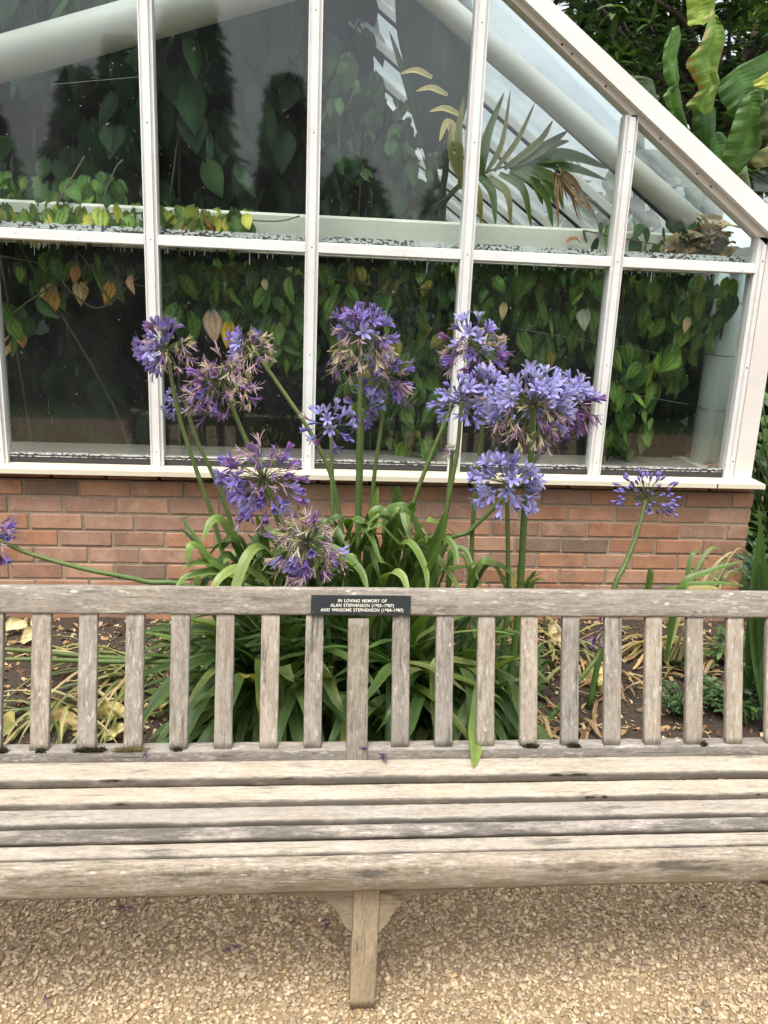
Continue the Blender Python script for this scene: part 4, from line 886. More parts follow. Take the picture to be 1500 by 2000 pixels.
A(1108, 792, 74, 2.68, [(1050, 890), (990, 965), (920, 1035), (860, 1090)], (800, 2.76), 54, 'light', 'purple', (-.3, .6), 'violet agapanthus head at the right shoulder of the largest on a long slanting stalk', seed=15, droop=.5)
A(990, 945, 82, 2.48, [(991, 1010), (992, 1090), (990, 1200)], (965, 2.58), 44, 'light', 'light', (0, 1), 'open wheel shaped pale blue agapanthus head over the cream sill right of centre', bud=.3, seed=16, droop=.05)
A(1262, 975, 76, 2.90, [(1245, 1040), (1222, 1100), (1195, 1165)], (1150, 2.78), 62, 'light', 'light', (0, 1), 'lone agapanthus head of slender buds in front of the brick at the right', bud=.93, seed=17, sr=.009, lowcut=-.45)
A(-12, 1050, 60, 2.44, [(60, 1082), (170, 1112), (280, 1135), (400, 1175)], (560, 2.56), 46, 'vivid', 'purple', (.2, -1), 'agapanthus head cut by the left edge, leaning out low on a long bent stalk', seed=18)
A(-90, 1262, 60, 2.20, [(60, 1272), (200, 1284), (340, 1288), (440, 1285)], (560, 2.46), 30, 'vivid', 'purple', (0, -1), 'fallen agapanthus stalk lying sideways behind the left slats, upper one', seed=19)
A(-110, 1290, 60, 2.18, [(60, 1288), (200, 1292), (340, 1293), (440, 1296)], (570, 2.44), 26, 'purple', 'wilt', (0, -1), 'second fallen agapanthus stalk, lying just under the first behind the left slats', seed=20)
A(884, 880, 14, 2.80, [(876, 960), (862, 1060)], (800, 2.80), 16, 'wilt', 'wilt', (0, -1), 'tiny spent seed head on a stalk before the foot of the fourth white bar', seed=21, bud=0)
A(1178, 1235, 40, 2.66, [(1168, 1280), (1130, 1330)], (1050, 2.60), 18, 'purple', 'purple', (0, -1), 'dark shrivelled agapanthus head behind the slats below the lone bud head', seed=22, droop=1.2)
# ---------------------------------------------------------------- litter, petals, weeds
CT = [curl_leaf(k) for k in range(5)]
def litter(name, pts, size, cols, mat, label=None, cat=None, kind=None, seed=0, parent=None, group=None, flat=.5):
    r = np.random.default_rng(seed); n = len(pts); pts = np.asarray(pts); Vs, Fs, Cs = [], [], []; off = 0
    up = np.stack([r.normal(0, flat, n), r.normal(0, flat, n), np.ones(n)], -1); a = r.uniform(0, 6.28, n); R = frame(np.stack([np.cos(a), np.sin(a), r.normal(0, .2, n)], -1), up)
    s = size*np.exp(r.normal(0, .35, n)); c = pick(cols, [1]*len(cols), n, r)*np.exp(r.normal(0, .15, (n, 1)))
    for k, (tv, tf, _) in enumerate(CT):
        q = np.arange(n) % len(CT) == k
        if q.sum() == 0: continue
        V, F, C = inst(tv, tf, R[q]*s[q][:, None, None], pts[q], c[q]); Vs.append(V); Fs.append(F+off); Cs.append(C); off += len(V)
    o = nmesh(name, np.concatenate(Vs), np.concatenate(Fs), mat, parent, np.concatenate(Cs), True, origin=pts.mean(0) if parent is None else None); return tag(o, label, cat, group, kind)
r = np.random.default_rng(71); X = r.uniform(-2, 2.6, 3200); Y = 2.15+1.35*r.random(3200)**.8; P = np.stack([X, Y, bed_h(X, Y)+.006], -1)
litter('leaf_litter', P, .026, [(.35, .24, .13), (.22, .13, .08), (.50, .40, .25), (.12, .08, .05), (.42, .27, .16)], M_DRY, 'small brown dead leaves strewn over the dark soil', 'litter', 'stuff', 72)
stones(4000, -2, 2.6, 2.15, 3.45, lambda X, Y: bed_h(X, Y)-.001, .0028, [(.6, .55, .45), (.35, .28, .2), (.12, .1, .08)], [.3, .4, .3], 'soil_crumbs', 'pale grit and crumbs lying on the soil')
BLV = [((32, 1225), .075, 'cream dead leaf upright at the far left under the top rail', (.62, .52, .30)), ((75, 1212), .06, 'pale folded dead leaf beside the far left slat, close to the wall', (.66, .58, .38)), ((60, 1245), .07, 'pale dead leaf lying flat behind the first slats', (.58, .5, .28)),
       ((125, 1405), .095, 'large ochre dead leaf between the second and third slats', (.50, .38, .18)), ((212, 1395), .09, 'large yellow brown dead leaf right of the third slat', (.55, .45, .2)), ((225, 1430), .07, 'green tinged cream dead leaf above the mossy rail joint', (.5, .47, .22)),
       ((310, 1380), .055, 'buff curled dead leaf by the fifth slat', (.45, .32, .18)), ((1165, 1325), .095, 'big crumpled pale yellow leaf right of the clump', (.62, .55, .26)), ((1178, 1345), .06, 'smaller yellow green leaf under the crumpled one', (.42, .45, .15)),
       ((1082, 1235), .085, 'cream curled dead leaf below the top rail right of centre', (.68, .56, .36)), ((1090, 1255), .07, 'flat buff dead leaf beneath the cream one', (.6, .46, .28)), ((15, 1415), .07, 'round olive dead leaf at the left frame edge', (.35, .30, .12)), ((1425, 1275), .06, 'orange tinted dead leaf near the right end', (.55, .33, .15))]
def ground_at(px, py, lift=0):
    for Y in np.linspace(2.12, 3.5, 300):
        p = atY(px, py, Y)
        if p[2] <= bz(p[0], p[1])+lift: return np.array([p[0], p[1], p[2]+.004])
    return atY(px, py, 3.4)
for k, ((px, py), s, lab, c) in enumerate(BLV):
    rr2 = np.random.default_rng(80+k); p = ground_at(px, py, .03); tv, tf, _ = curl_leaf(200+k, .75, 12, 9)
    d = np.array([rr2.normal(), rr2.normal()*.4, .5]); M_ = frame(d[None], np.array([[rr2.normal()*.2, -.9, .7]]))[0]*s*1.25
    o = nmesh('fallen_leaf', tv@M_.T+p, tf, M_DRY, None, np.asarray(c)[None]*np.exp(rr2.normal(0, .10, (len(tv), 1))), True, origin=p); tag(o, lab, 'leaf', 'large dead leaves lying in the bed')
def petals(px, py, surf, n, s, label, seed):
    r = np.random.default_rng(seed); p = atZ(px, py, surf); T = empty('fallen_blossom', p, label, 'petals', 'withered purple blossoms dropped from the flowers')
    for i in range(n):
        me = FM['dp'][i % 2]; o = bpy.data.objects.new('petal', me); COL.objects.link(o); o.parent = T; a = r.uniform(0, 6.28); d = np.array([math.cos(a), math.sin(a), .1]); F_ = frame(d[None], np.array([[0, 0, 1.]]))[0]; M4 = Matrix.Identity(4)
        q = np.array([r.normal(0, s), r.normal(0, s), .006])
        for x in range(3):
            for y in range(3): M4[x][y] = float(F_[x, y])*.024
            M4[x][3] = float(q[x])
        o.matrix_local = M4
for a in ((235, 1778, .008, 3, .012, 'cluster of purple petals on the gravel left of the leg', 1), (193, 1766, .008, 2, .010, 'pair of violet petals just left of the petal cluster', 2), (650, 1806, .008, 2, .012, 'purple petals on the shaded gravel beside the left bracket', 3), (452, 1862, .008, 2, .012, 'purple petals alone on open gravel left of the leg', 4), (101, 1945, .008, 1, .01, 'single purple petal on the bright gravel at the bottom left', 5), (1350, 1757, .008, 3, .014, 'purple petals on the gravel under the right part of the bench', 6), (20, 1757, .008, 2, .012, 'dark petals on the gravel at the left edge', 7)): petals(*a)
petals(297, 1476, zl+.001, 2, .008, 'purple petal caught on the lower rail beside the brown moss', 8); petals(738, 1474, zl+.001, 4, .012, 'shrivelled purple petals on the lower rail by the centre post', 9)
def weed(px, py, n, size, h, w, seed, label, cols, tmpl=None, name='weed', mat=M_LEAF, root=None, spread=1.0):
    r = np.random.default_rng(seed); p = ground_at(px, py) if root is None else np.array(root, float); T = empty(name, p, label, 'plant'); m = MB(); st = MB()
    tv, tf, _ = tmpl or lance_leaf(.45, .2, .3); K = max(4, n//9)
    for k in range(K):
        a = r.uniform(0, 6.28); e = p+np.array([w*math.cos(a)*r.random()**.5, w*.8*math.sin(a)*r.random()**.5*spread, h*r.uniform(.3, 1)]); C = catmull([p, (p+e)/2+(0, 0, h*.15), e], 4); st.tube(C, .0018 if h < .4 else .004, 4, col=(.06, .09, .03))
        q = C[r.integers(2, len(C), 9)]+r.normal(0, size*.35, (9, 3)); d = q-p; d[:, 2] *= .4; d += r.normal(0, .12*w+.02, (9, 3)); R = frame(d, np.array([[0, -.3, 1.]])+r.normal(0, .35, (9, 3)))
        s = size*r.uniform(.6, 1.2, 9); V, F, C2 = inst(tv, tf, R*s[:, None, None], q, pick(cols, [1]*len(cols), 9, r)*np.exp(r.normal(0, .15, (9, 1)))); m.add(V, F, C2)
    m.build('foliage', mat, T, True, origin=p); st.build('stem', M_STEM, T, True, origin=p); return T
WG = [(.05, .11, .03), (.07, .14, .04), (.035, .08, .03)]
weed(1330, 1400, 500, .020, .12, .13, 91, 'dark ferny weed on the soil behind the third slat from the right', WG)
weed(1320, 1300, 260, .022, .08, .10, 92, 'small dark creeping weed below the top rail on the right', WG)
weed(1430, 1400, 450, .032, .16, .16, 93, 'leafy weed filling the bottom right corner of the bed', WG+[(.10, .17, .05)])
weed(1420, 1300, 160, .045, .14, .12, 94, 'light green broad leaved weed near the right end', [(.12, .2, .06), (.09, .16, .05)])
weed(395, 1290, 40, .035, .06, .07, 95, 'small pale green weed on bare soil left of the clump', [(.15, .22, .06)])
weed(1480, 1160, 200, .035, .22, .14, 96, 'blue green leafy plant at the wall corner', [(.05, .10, .06), (.08, .14, .08)])
# right of the greenhouse corner
weed(0, 0, 900, .085, 1.15, .45, 97, 'light green shrub beside the greenhouse corner at the right edge', [(.10, .18, .05), (.14, .22, .07), (.06, .12, .04)], name='shrub', root=(2.50, 4.0, .05))
weed(0, 0, 2600, .11, 2.0, .75, 98, 'dark dense shrub behind the greenhouse corner', [(.02, .045, .018), (.035, .07, .025)], name='shrub', root=(2.95, 5.3, .0))
# ---------------------------------------------------------------- plants inside the greenhouse
def inpoly(P, poly):
    x, y = P[:, 0], P[:, 1]; c = np.zeros(len(P), bool); q = np.asarray(poly, float); j = len(q)-1
    for i in range(len(q)):
        k = ((q[i, 1] > y) != (q[j, 1] > y)) & (x < (q[j, 0]-q[i, 0])*(y-q[i, 1])/(q[j, 1]-q[i, 1]+1e-12)+q[i, 0]); c ^= k; j = i
    return c
def scatter(poly, n, r):
    q = np.asarray(poly, float); lo, hi = q.min(0), q.max(0); out = np.zeros((0, 2))
    while len(out) < n: P = r.uniform(lo, hi, (n*2, 2)); out = np.vstack([out, P[inpoly(P, q)]])
    return out[:n]
HL = [heart_leaf(1.0, .10, .15, wid=.72), heart_leaf(1.3, .25, .3, wid=.66, bend=.12), heart_leaf(.8, .0, .35, wid=.8, cup=.5), heart_leaf(1.1, .5, .1, wid=.6, bend=-.18), heart_leaf(1.2, .1, .6, wid=.75, cup=-.4), heart_leaf(.9, .8, .3, wid=.62, bend=.2)]
HD = [heart_leaf(.3, .15, .2, 8, 5, wid=.75), heart_leaf(.2, .3, .3, 8, 5, wid=.6)]
def leafmass(name, regs, T, mat, seed, tm, origin):
    r = np.random.default_rng(seed); m = MB()
    for poly, n, (y0, y1), size, cols, ws in regs:
        P2 = scatter(poly, n, r); Yd = r.uniform(y0, y1, n); P = np.array([atY(a, b, c) for (a, b), c in zip(P2, Yd)]); R = hang(n, tilt=.42, spread=.75, r=r); s = size*np.exp(r.normal(0, .22, n)); C = pick(cols, ws, n, r)*np.exp(r.normal(0, .18, (n, 1)))
        for k, (tv, tf, tc) in enumerate(tm):
            q = np.arange(n) % len(tm) == k
            if q.sum(): V, F, C2 = inst(tv, tf, R[q]*s[q][:, None, None], P[q], C[q], tc); m.add(V, F, C2)
    return m.build(name, mat, T, True, origin=origin)
VG = [(.10, .18, .026), (.07, .14, .026), (.035, .08, .02), (.15, .22, .035), (.20, .19, .03)]; VW = [.3, .32, .24, .12, .02]
def vine(label, regs, stems, seed, rootpx, tm=HL, grp='climbing vines inside the greenhouse', mat=M_VINE):
    p = atY(*rootpx); p[2] = .05; T = empty('climbing_vine', p, label, 'vine', grp); leafmass('foliage', regs, T, mat, seed, tm, p); m = MB(); r = np.random.default_rng(seed+5)
    for st in stems: m.tube(catmull([atY(*q) for q in st], 5), .0035, 5, col=(.14, .12, .07))
    m.tube(catmull([p, atY(rootpx[0], rootpx[1], rootpx[2]), atY(*stems[0][0])], 5), .006, 5, col=(.1, .08, .05)); m.build('stem', M_STEM, T, True, origin=p)
vine('broad pleated leaves hanging in the pane between second and third bars', [([(310, 500), (600, 510), (598, 690), (540, 700), (500, 620), (420, 650), (340, 610)], 190, (3.74, 4.05), .105, VG, VW)], [[(300, 560, 3.8), (420, 545, 3.82), (590, 560, 3.85)]], 301, (450, 860, 4.3))
vine('curtain of pleated green leaves hanging in the middle pane', [([(620, 510), (900, 510), (890, 680), (850, 880), (780, 880), (640, 720)], 300, (3.78, 4.15), .095, VG[:4]+[(.22, .2, .04)], [.2, .3, .3, .1, .1])], [[(620, 540, 3.8), (760, 560, 3.85), (890, 570, 3.85)]], 302, (760, 860, 4.3))
vine('thick curtain of leaves hanging in the pane right of the fourth bar', [([(920, 515), (1190, 525), (1170, 640), (1165, 690), (1040, 700), (930, 640)], 260, (3.76, 4.1), .105, VG, VW)], [[(920, 545, 3.8), (1050, 560, 3.85), (1180, 560, 3.82)]], 303, (1050, 860, 4.3))
vine('leaves hanging before the pale column in the rightmost pane', [([(1215, 530), (1440, 545), (1425, 620), (1370, 690), (1330, 760), (1290, 760), (1270, 880), (1180, 880), (1185, 700)], 190, (3.70, 4.0), .098, VG, VW)], [[(1215, 560, 3.8), (1320, 570, 3.8), (1430, 580, 3.82)]], 304, (1230, 860, 4.3))
vine('sparse half dead vine with orange and cream leaves in the leftmost pane', [([(0, 480), (270, 490), (250, 560), (130, 560), (60, 640), (0, 720)], 34, (3.72, 3.95), .088, VG[:3]+[(.38, .20, .05), (.55, .42, .25)], [.3, .3, .2, .1, .1])], [[(0, 500, 3.78), (90, 520, 3.8), (150, 580, 3.8), (200, 600, 3.8), (270, 540, 3.78)], [(100, 560, 3.8), (40, 600, 3.8), (0, 640, 3.8)], [(150, 490, 3.75), (200, 540, 3.78), (285, 560, 3.8)]], 305, (60, 860, 4.3))
OR = [((150, 540), .08, (.40, .18, .06)), ((215, 572), .10, (.48, .26, .05)), ((258, 558), .085, (.55, .36, .24)), ((413, 630), .14, (.48, .32, .22)), ((447, 650), .12, (.48, .30, .03)), ((518, 565), .05, (.6, .55, .38)), ((70, 485), .05, (.6, .55, .35)), ((985, 612), .08, (.62, .48, .22)), ((1143, 625), .10, (.42, .42, .33)), ((982, 675), .07, (.5, .42, .2)), ((1345, 640), .08, (.5, .38, .2))]
for k, ((px, py), s, c) in enumerate(OR):
    rr2 = np.random.default_rng(400+k); p = atY(px, py-18, 3.715); tv, tf, tc = HL[k % 3]; M_ = hang(1, tilt=.15, spread=.35, r=rr2)[0]*s*.92; lab = ['rust coloured leaf near the top of the leftmost pane', 'yellow orange withered leaf hanging in the leftmost pane', 'pinkish tan leaf right of the orange one', 'tan pointed dead leaf behind the pleated green leaf, above the withered mauve head', 'bright yellow leaf beside the tan pointed one', 'small cream torn leaf under the horizontal bar', 'small cream leaf at the top left of the lower panes', 'cream yellow leaf behind the mixed blue and magenta head', 'grey green bleached leaf left of the fifth bar', 'buff leaf right of the mixed head', 'brown shrivelled leaf near the pale column'][k]
    o = nmesh('withered_leaf', tv@M_.T+p, tf, M_DRY, None, np.asarray(c)[None]*tc, True, origin=p); tag(o, lab, 'leaf', 'withered leaves hanging behind the glass')
DV = [(.014, .036, .015), (.009, .024, .011), (.028, .062, .022), (.005, .012, .006)]
vine('large dark heart shaped leaves climbing in the upper left panes', [([(190, -60), (600, -60), (600, 330), (440, 420), (330, 420), (200, 330), (130, 200)], 120, (3.95, 4.3), .17, DV, [.35, .3, .15, .2]), ([(0, -60), (200, -60), (180, 120), (0, 150)], 26, (4.1, 4.4), .17, DV, [1, 1, 1, 1]), ([(0, 300), (250, 240), (270, 400), (0, 400)], 30, (3.95, 4.3), .14, DV, [1, 1, 1, 1])], [[(350, -40, 4.1), (360, 150, 4.1), (330, 400, 4.1)]], 306, (350, 860, 4.4), tm=HD, mat=M_DIMLEAF)
vine('small leaves of the creeper beside the palm trunk', [([(640, 60), (800, 200), (850, 380), (840, 430), (620, 430), (620, 100)], 240, (4.0, 4.5), .085, DV[:3]+[(.06, .12, .04)], [1, 1, 1, .6]), ([(610, 510), (700, 520), (720, 860), (610, 860)], 60, (4.1, 4.4), .12, DV, [1, 1, 1, 1])], [[(650, 100, 4.2), (700, 300, 4.2), (700, 430, 4.2)]], 307, (700, 860, 4.4), tm=HD, mat=M_DIMLEAF)
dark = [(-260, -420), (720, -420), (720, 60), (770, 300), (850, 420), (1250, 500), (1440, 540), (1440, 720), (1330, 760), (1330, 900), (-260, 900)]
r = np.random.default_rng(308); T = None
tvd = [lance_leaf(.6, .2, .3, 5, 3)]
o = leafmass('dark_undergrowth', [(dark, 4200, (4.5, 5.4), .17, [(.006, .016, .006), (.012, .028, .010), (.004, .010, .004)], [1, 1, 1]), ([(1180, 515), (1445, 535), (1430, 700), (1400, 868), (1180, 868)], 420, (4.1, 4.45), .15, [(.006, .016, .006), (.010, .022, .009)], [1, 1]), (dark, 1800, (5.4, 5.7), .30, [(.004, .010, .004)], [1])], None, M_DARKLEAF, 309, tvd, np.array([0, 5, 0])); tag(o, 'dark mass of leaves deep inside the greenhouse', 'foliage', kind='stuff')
# creeper on the inner beam
IV_ = [(.12, .2, .04), (.08, .15, .04), (.22, .26, .05), (.40, .36, .06), (.05, .10, .03)]
vine('ivy like creeper with yellow green leaves sitting on the inner beam at the left', [([(-20, 395), (140, 400), (290, 395), (290, 442), (-20, 442)], 230, (3.66, 3.86), .074, IV_, [3, 3, 2, 1.6, 1]), ([(0, 330), (60, 350), (150, 345), (230, 330), (240, 400), (0, 400)], 140, (3.74, 3.95), .064, [IV_[0], IV_[1], IV_[4], (.03, .07, .03)], [1, 1, 1, 1]), ([(310, 400), (500, 412), (505, 440), (470, 452), (310, 448)], 170, (3.66, 3.84), .074, IV_[:4]+[(.28, .1, .05)], [3, 3, 2, 1, .6])], [[(0, 415, 3.74), (150, 418, 3.74), (290, 415, 3.74)], [(110, 400, 3.74), (145, 340, 3.74), (165, 305, 3.74)], [(200, 390, 3.74), (225, 330, 3.74), (240, 312, 3.74)], [(310, 425, 3.72), (450, 428, 3.72), (540, 432, 3.71), (585, 422, 3.71)]], 310, (250, 860, 4.2), tm=HD+HL[:1])
vine('few dark ivy leaves by the dead pile on the inner beam', [([(1140, 430), (1290, 430), (1330, 500), (1230, 490), (1140, 465)], 16, (3.68, 3.74), .075, [(.05, .11, .04), (.03, .07, .03), (.10, .18, .05)], [1, 1, 1]), ([(1290, 430), (1420, 440), (1400, 470), (1290, 500)], 8, (3.68, 3.74), .08, [(.03, .07, .03)], [1])], [[(1140, 450, 3.72), (1240, 470, 3.72), (1300, 480, 3.72)]], 311, (1230, 860, 4.2), tm=HD)
r = np.random.default_rng(312); P2 = scatter([(1290, 488), (1310, 462), (1350, 455), (1395, 420), (1420, 440), (1432, 490), (1400, 498)], 60, r)
litter('dead_leaf_pile', [atY(a, b, c) for (a, b), c in zip(P2, r.uniform(3.66, 3.74, 60))], .075, [(.48, .38, .24), (.36, .26, .15), (.58, .48, .33), (.25, .17, .09)], M_DRY, 'heap of curled tan dead leaves in the upper right glass corner', 'leaves', seed=313, flat=1.0)
o = litter('withered_leaf', [atY(1120, 471, 3.70)], .045, [(.35, .16, .07)], M_DRY, 'small russet curled leaf alone on the inner beam', 'leaf', seed=5)
# palm
pp = atY(852, 440, 4.15); T = empty('palm', (pp[0], 4.15, .05), 'palm with a broad dark blade and arching fronds inside the greenhouse', 'palm'); B = np.array([pp[0], 4.15, .05])
m = MB(); m.tube(catmull([B, pp, atY(850, 400, 4.15), atY(845, 350, 4.15), atY(840, 300, 4.15)], 6), [.045]*12+[.04]*6+[.028]*7, 10, col=(.03, .04, .025)); m.tube(catmull([atY(858, 410, 4.12), atY(880, 380, 4.1), atY(905, 355, 4.08)], 5), .012, 6, col=(.04, .05, .03)); m.tube(catmull([atY(852, 420, 4.12), atY(868, 350, 4.1), atY(872, 300, 4.08)], 5), .016, 6, col=(.04, .05, .03)); m.build('trunk', M_STEM, T, True, origin=B)
m = MB(); L_ = [(838, 310), (812, 230), (795, 150), (775, 60), (770, -60)]; R_ = [(845, 310), (880, 240), (915, 170), (925, 60), (915, -60)]; Lp, Rp = catmull(L_, 8), catmull(R_, 8); nv = 15; V = []
for a, b in zip(Lp, Rp):
    for k in range(nv): t = k/(nv-1); q = a*(1-t)+b*t; V.append(atY(q[0], q[1], 4.2+.02*math.cos(k*math.pi)+.25*abs(t-.5)))
m.add(V, grid(len(Lp), nv), (.014, .028, .026)); m.build('fan_blade', M_STRAP, T, True, origin=B)
def frond(items, mat=M_STRAP, name='frond'):
    m = MB()
    for pts, w, c in items:
        P = [atY(*p) for p in pts]; V, F, u = strap(P, w, .4, hint=(0, -1, .3), n=6, taper=.6); m.add(V, F, tone(u, np.asarray(c), np.asarray(c)*np.array([1.4, 1.2, .9])))
    m.build(name, mat, T, True, origin=B)
fg_, fy = (.075, .13, .035), (.17, .18, .055); c0 = (.5, .46, .25)
frond([([(x+62, y+12, 4.0), (x+30, y-2, 4.0), (x, y+4, 4.0)], .03, c0) for x, y in ((782, 140), (812, 174), (838, 214))]+[([(900, 300, 4.0), (888, 262, 4.0), (872, 240, 4.0), (858, 276, 4.0)], .05, c0)], M_DRY, 'dry_tip')
its = [([(850, 400, 4.1), (930, 345, 4.05), (1010, 322, 4.0), (1110, 318, 4.0)], .012, (.07, .1, .03))]
for a, b_, c_, w in (((940, 340), (950, 270), (985, 180), .035), ((950, 338), (980, 280), (997, 175), .02), ((965, 335), (1010, 275), (1045, 200), .02), ((985, 330), (1050, 280), (1080, 235), .028), ((1000, 325), (1060, 290), (1110, 255), .04), ((1010, 322), (1080, 285), (1112, 275), .03), ((1030, 315), (1110, 305), (1190, 330), .05), ((1040, 318), (1120, 330), (1185, 352), .035),
                    ((935, 345), (960, 375), (968, 440), .035), ((955, 345), (990, 380), (998, 445), .03), ((975, 340), (1020, 370), (1038, 445), .034), ((995, 335), (1060, 375), (1080, 446), .034), ((1010, 330), (1080, 350), (1100, 410), .04), ((925, 350), (935, 390), (940, 440), .03), ((900, 370), (895, 270), (905, 190), .03), ((905, 365), (880, 300), (880, 240), .025), ((1015, 328), (1060, 345), (1085, 400), .05), ((1000, 330), (1040, 350), (1060, 400), .05)):
    its.append(([(a[0], a[1], 4.02), (b_[0], b_[1], 3.98), (c_[0], c_[1], 3.98)], w*1.3, fg_ if w > .03 else fy))
for a_, b_, c_, w in (((862, 330), (905, 180), (935, 20), .07), ((856, 330), (880, 160), (905, -30), .06), ((840, 320), (800, 180), (760, 60), .05), ((850, 400), (800, 372), (735, 350), .03), ((846, 380), (790, 330), (748, 262), .028)): its.append(([(a_[0], a_[1], 4.3), (b_[0], b_[1], 4.3), (c_[0], c_[1], 4.3)], w, (.03, .055, .03)))
frond(its)
r = np.random.default_rng(320); its = []
for k in range(16): x = r.uniform(1090, 1195); its.append(([(1075+r.uniform(0, 30), 335+r.uniform(-8, 12), 3.98), ((1085+x)/2, 365+r.uniform(-15, 20), 3.96), (x, r.uniform(390, 446), 3.95)], r.uniform(.005, .02), [(.10, .06, .04), (.2, .12, .07), (.30, .22, .13)][k % 3]))
frond(its, M_DRY, 'dead_frond')
# ---------------------------------------------------------------- banana, trees, far glasshouse
bb0 = atY(1420, 300, 4.7); BN = empty('banana_plant', (bb0[0]+.25, 4.75, 0), 'banana plant with huge torn folded leaves above the greenhouse roof', 'banana plant'); BO = np.array([bb0[0]+.25, 4.75, 0])
m = MB(); m.tube(catmull([BO, BO+(.02, 0, 1.2), atY(1450, 420, 4.75), atY(1440, 330, 4.72)], 6), [.11]*7+[.09]*6+[.05]*6, 14, col=(.10, .13, .05)); m.build('stem', M_STEM, BN, True, origin=BO)
def blade(rows, col0, col1, seed, Y, edge=None):
    """rows: (left px, left Y offset, mid px, mid offset, right px, right offset) along the leaf"""
    r = np.random.default_rng(seed); A_ = catmull([atY(a[0], a[1], Y+a[2]) for a, b, c in rows], 8); B_ = catmull([atY(b[0], b[1], Y+b[2]) for a, b, c in rows], 8); C_ = catmull([atY(c[0], c[1], Y+c[2]) for a, b, c in rows], 8); V, Cc = [], []; nv = 7
    for i, (a, b, c) in enumerate(zip(A_, B_, C_)):
        for k in range(nv*2-1):
            t = k/(nv-1); q = a*(1-t)+b*t if t <= 1 else b*(2-t)+c*(t-1); s = min(t, 2-t); bulge = math.sin(math.pi*(1-abs(1-t)))*.02
            rip = .007*(1-s)*math.sin(i*1.1+seed)+.006*math.sin(i*2.9+k*.3); V.append(q+np.array([rip*.6, -bulge+rip, rip*.4])); tt = .5+.35*mnoise.noise(Vector((i*.25, k*.12, seed))); w = (1-s)*.5
            cc = np.array(col0)*(1-tt)+np.array(col1)*tt
            if edge is not None and (k <= 1 or k >= nv*2-3) and mnoise.noise(Vector((i*.35, k*.3, seed))) > 0: cc = np.array(edge)
            Cc.append(cc*(.92+.16*((i % 2)))*(1.35 if k == nv-1 else 1))
    m = MB(); m.add(V, grid(len(A_), nv*2-1), np.array(Cc)); m.build('leaf', M_BANANA, BN, True, origin=BO)
dg, mg, lg, ye = (.035, .09, .02), (.07, .16, .03), (.16, .27, .05), (.34, .40, .07)
blade([((1300, 80, 0), (1312, 55, .02), (1326, 50, .06)), ((1294, 110, -.05), (1306, 110, .0), (1330, 75, .08)), ((1297, 150, -.04), (1315, 140, .0), (1322, 110, .10)), ((1306, 170, -.02), (1322, 165, .02), (1325, 150, .08)), ((1295, 190, -.05), (1312, 185, .0), (1325, 165, .08)), ((1306, 215, -.03), (1314, 218, .02), (1340, 235, .08)), ((1312, 232, 0), (1335, 250, .03), (1350, 265, .08))], mg, (.10, .2, .04), 1, 4.45)
blade([((1340, -10, 0), (1375, -10, .04), (1400, -10, .08)), ((1342, 30, 0), (1362, 30, .04), (1395, 20, .08)), ((1344, 52, -.04), (1375, 48, 0), (1394, 28, .06))], lg, ye, 2, 4.5)
blade([((1388, 20, 0), (1396, 28, .02), (1402, 45, .05)), ((1368, 85, -.05), (1400, 65, 0), (1418, 70, .05)), ((1340, 122, -.10), (1385, 110, 0), (1408, 110, .05)), ((1352, 150, -.06), (1385, 140, 0), (1402, 140, .05)), ((1364, 175, -.02), (1390, 165, .02), (1406, 160, .05)), ((1340, 205, -.05), (1372, 200, 0), (1398, 185, .06)), ((1352, 215, 0), (1375, 225, .02), (1392, 215, .06))], (.12, .22, .04), (.22, .32, .06), 3, 4.4, edge=(.30, .17, .06))
blade([((1352, 212, 0), (1375, 205, .04), (1398, 212, .08)), ((1352, 250, 0), (1378, 245, -.03), (1398, 240, .06)), ((1358, 275, 0), (1378, 282, .0), (1396, 262, .06)), ((1372, 292, 0), (1380, 300, .03), (1390, 292, .06))], (.03, .075, .018), mg, 4, 4.5)
blade([((1402, 160, .0), (1440, 130, .05), (1500, 100, .1)), ((1405, 190, 0), (1450, 160, .02), (1530, 140, .1)), ((1420, 215, .0), (1455, 185, .0), (1540, 170, .1)), ((1432, 232, 0), (1450, 200, .0), (1510, 190, .1))], dg, mg, 5, 4.7)
blade([((1455, 185, 0), (1475, 175, .0), (1492, 178, .06)), ((1440, 215, -.03), (1470, 205, 0), (1492, 215, .06)), ((1428, 250, -.06), (1465, 245, 0), (1490, 250, .06)), ((1415, 290, -.06), (1450, 290, 0), (1486, 285, .05)), ((1410, 320, -.03), (1440, 325, 0), (1468, 308, .04)), ((1420, 340, 0), (1436, 342, .02), (1448, 335, .04))], (.06, .14, .03), (.11, .2, .05), 6, 4.35)
blade([((1385, 270, 0), (1400, 258, .03), (1412, 262, .08)), ((1375, 300, 0), (1400, 290, 0), (1432, 285, .08)), ((1390, 335, 0), (1410, 320, 0), (1428, 310, .08)), ((1405, 350, 0), (1412, 345, .02), (1422, 342, .06))], dg, mg, 7, 4.6)
blade([((1440, 318, 0), (1470, 300, 0), (1500, 285, .08)), ((1460, 320, -.02), (1485, 312, 0), (1520, 300, .08)), ((1480, 330, 0), (1500, 325, .02), (1540, 320, .06))], (.2, .25, .08), (.40, .33, .15), 8, 4.4, edge=(.16, .07, .03))
blade([((1486, 200, 0), (1500, 190, 0), (1530, 180, .08)), ((1484, 240, 0), (1505, 235, 0), (1540, 230, .08)), ((1488, 275, 0), (1510, 272, 0), (1540, 270, .06))], (.05, .08, .03), (.1, .13, .05), 9, 4.3)
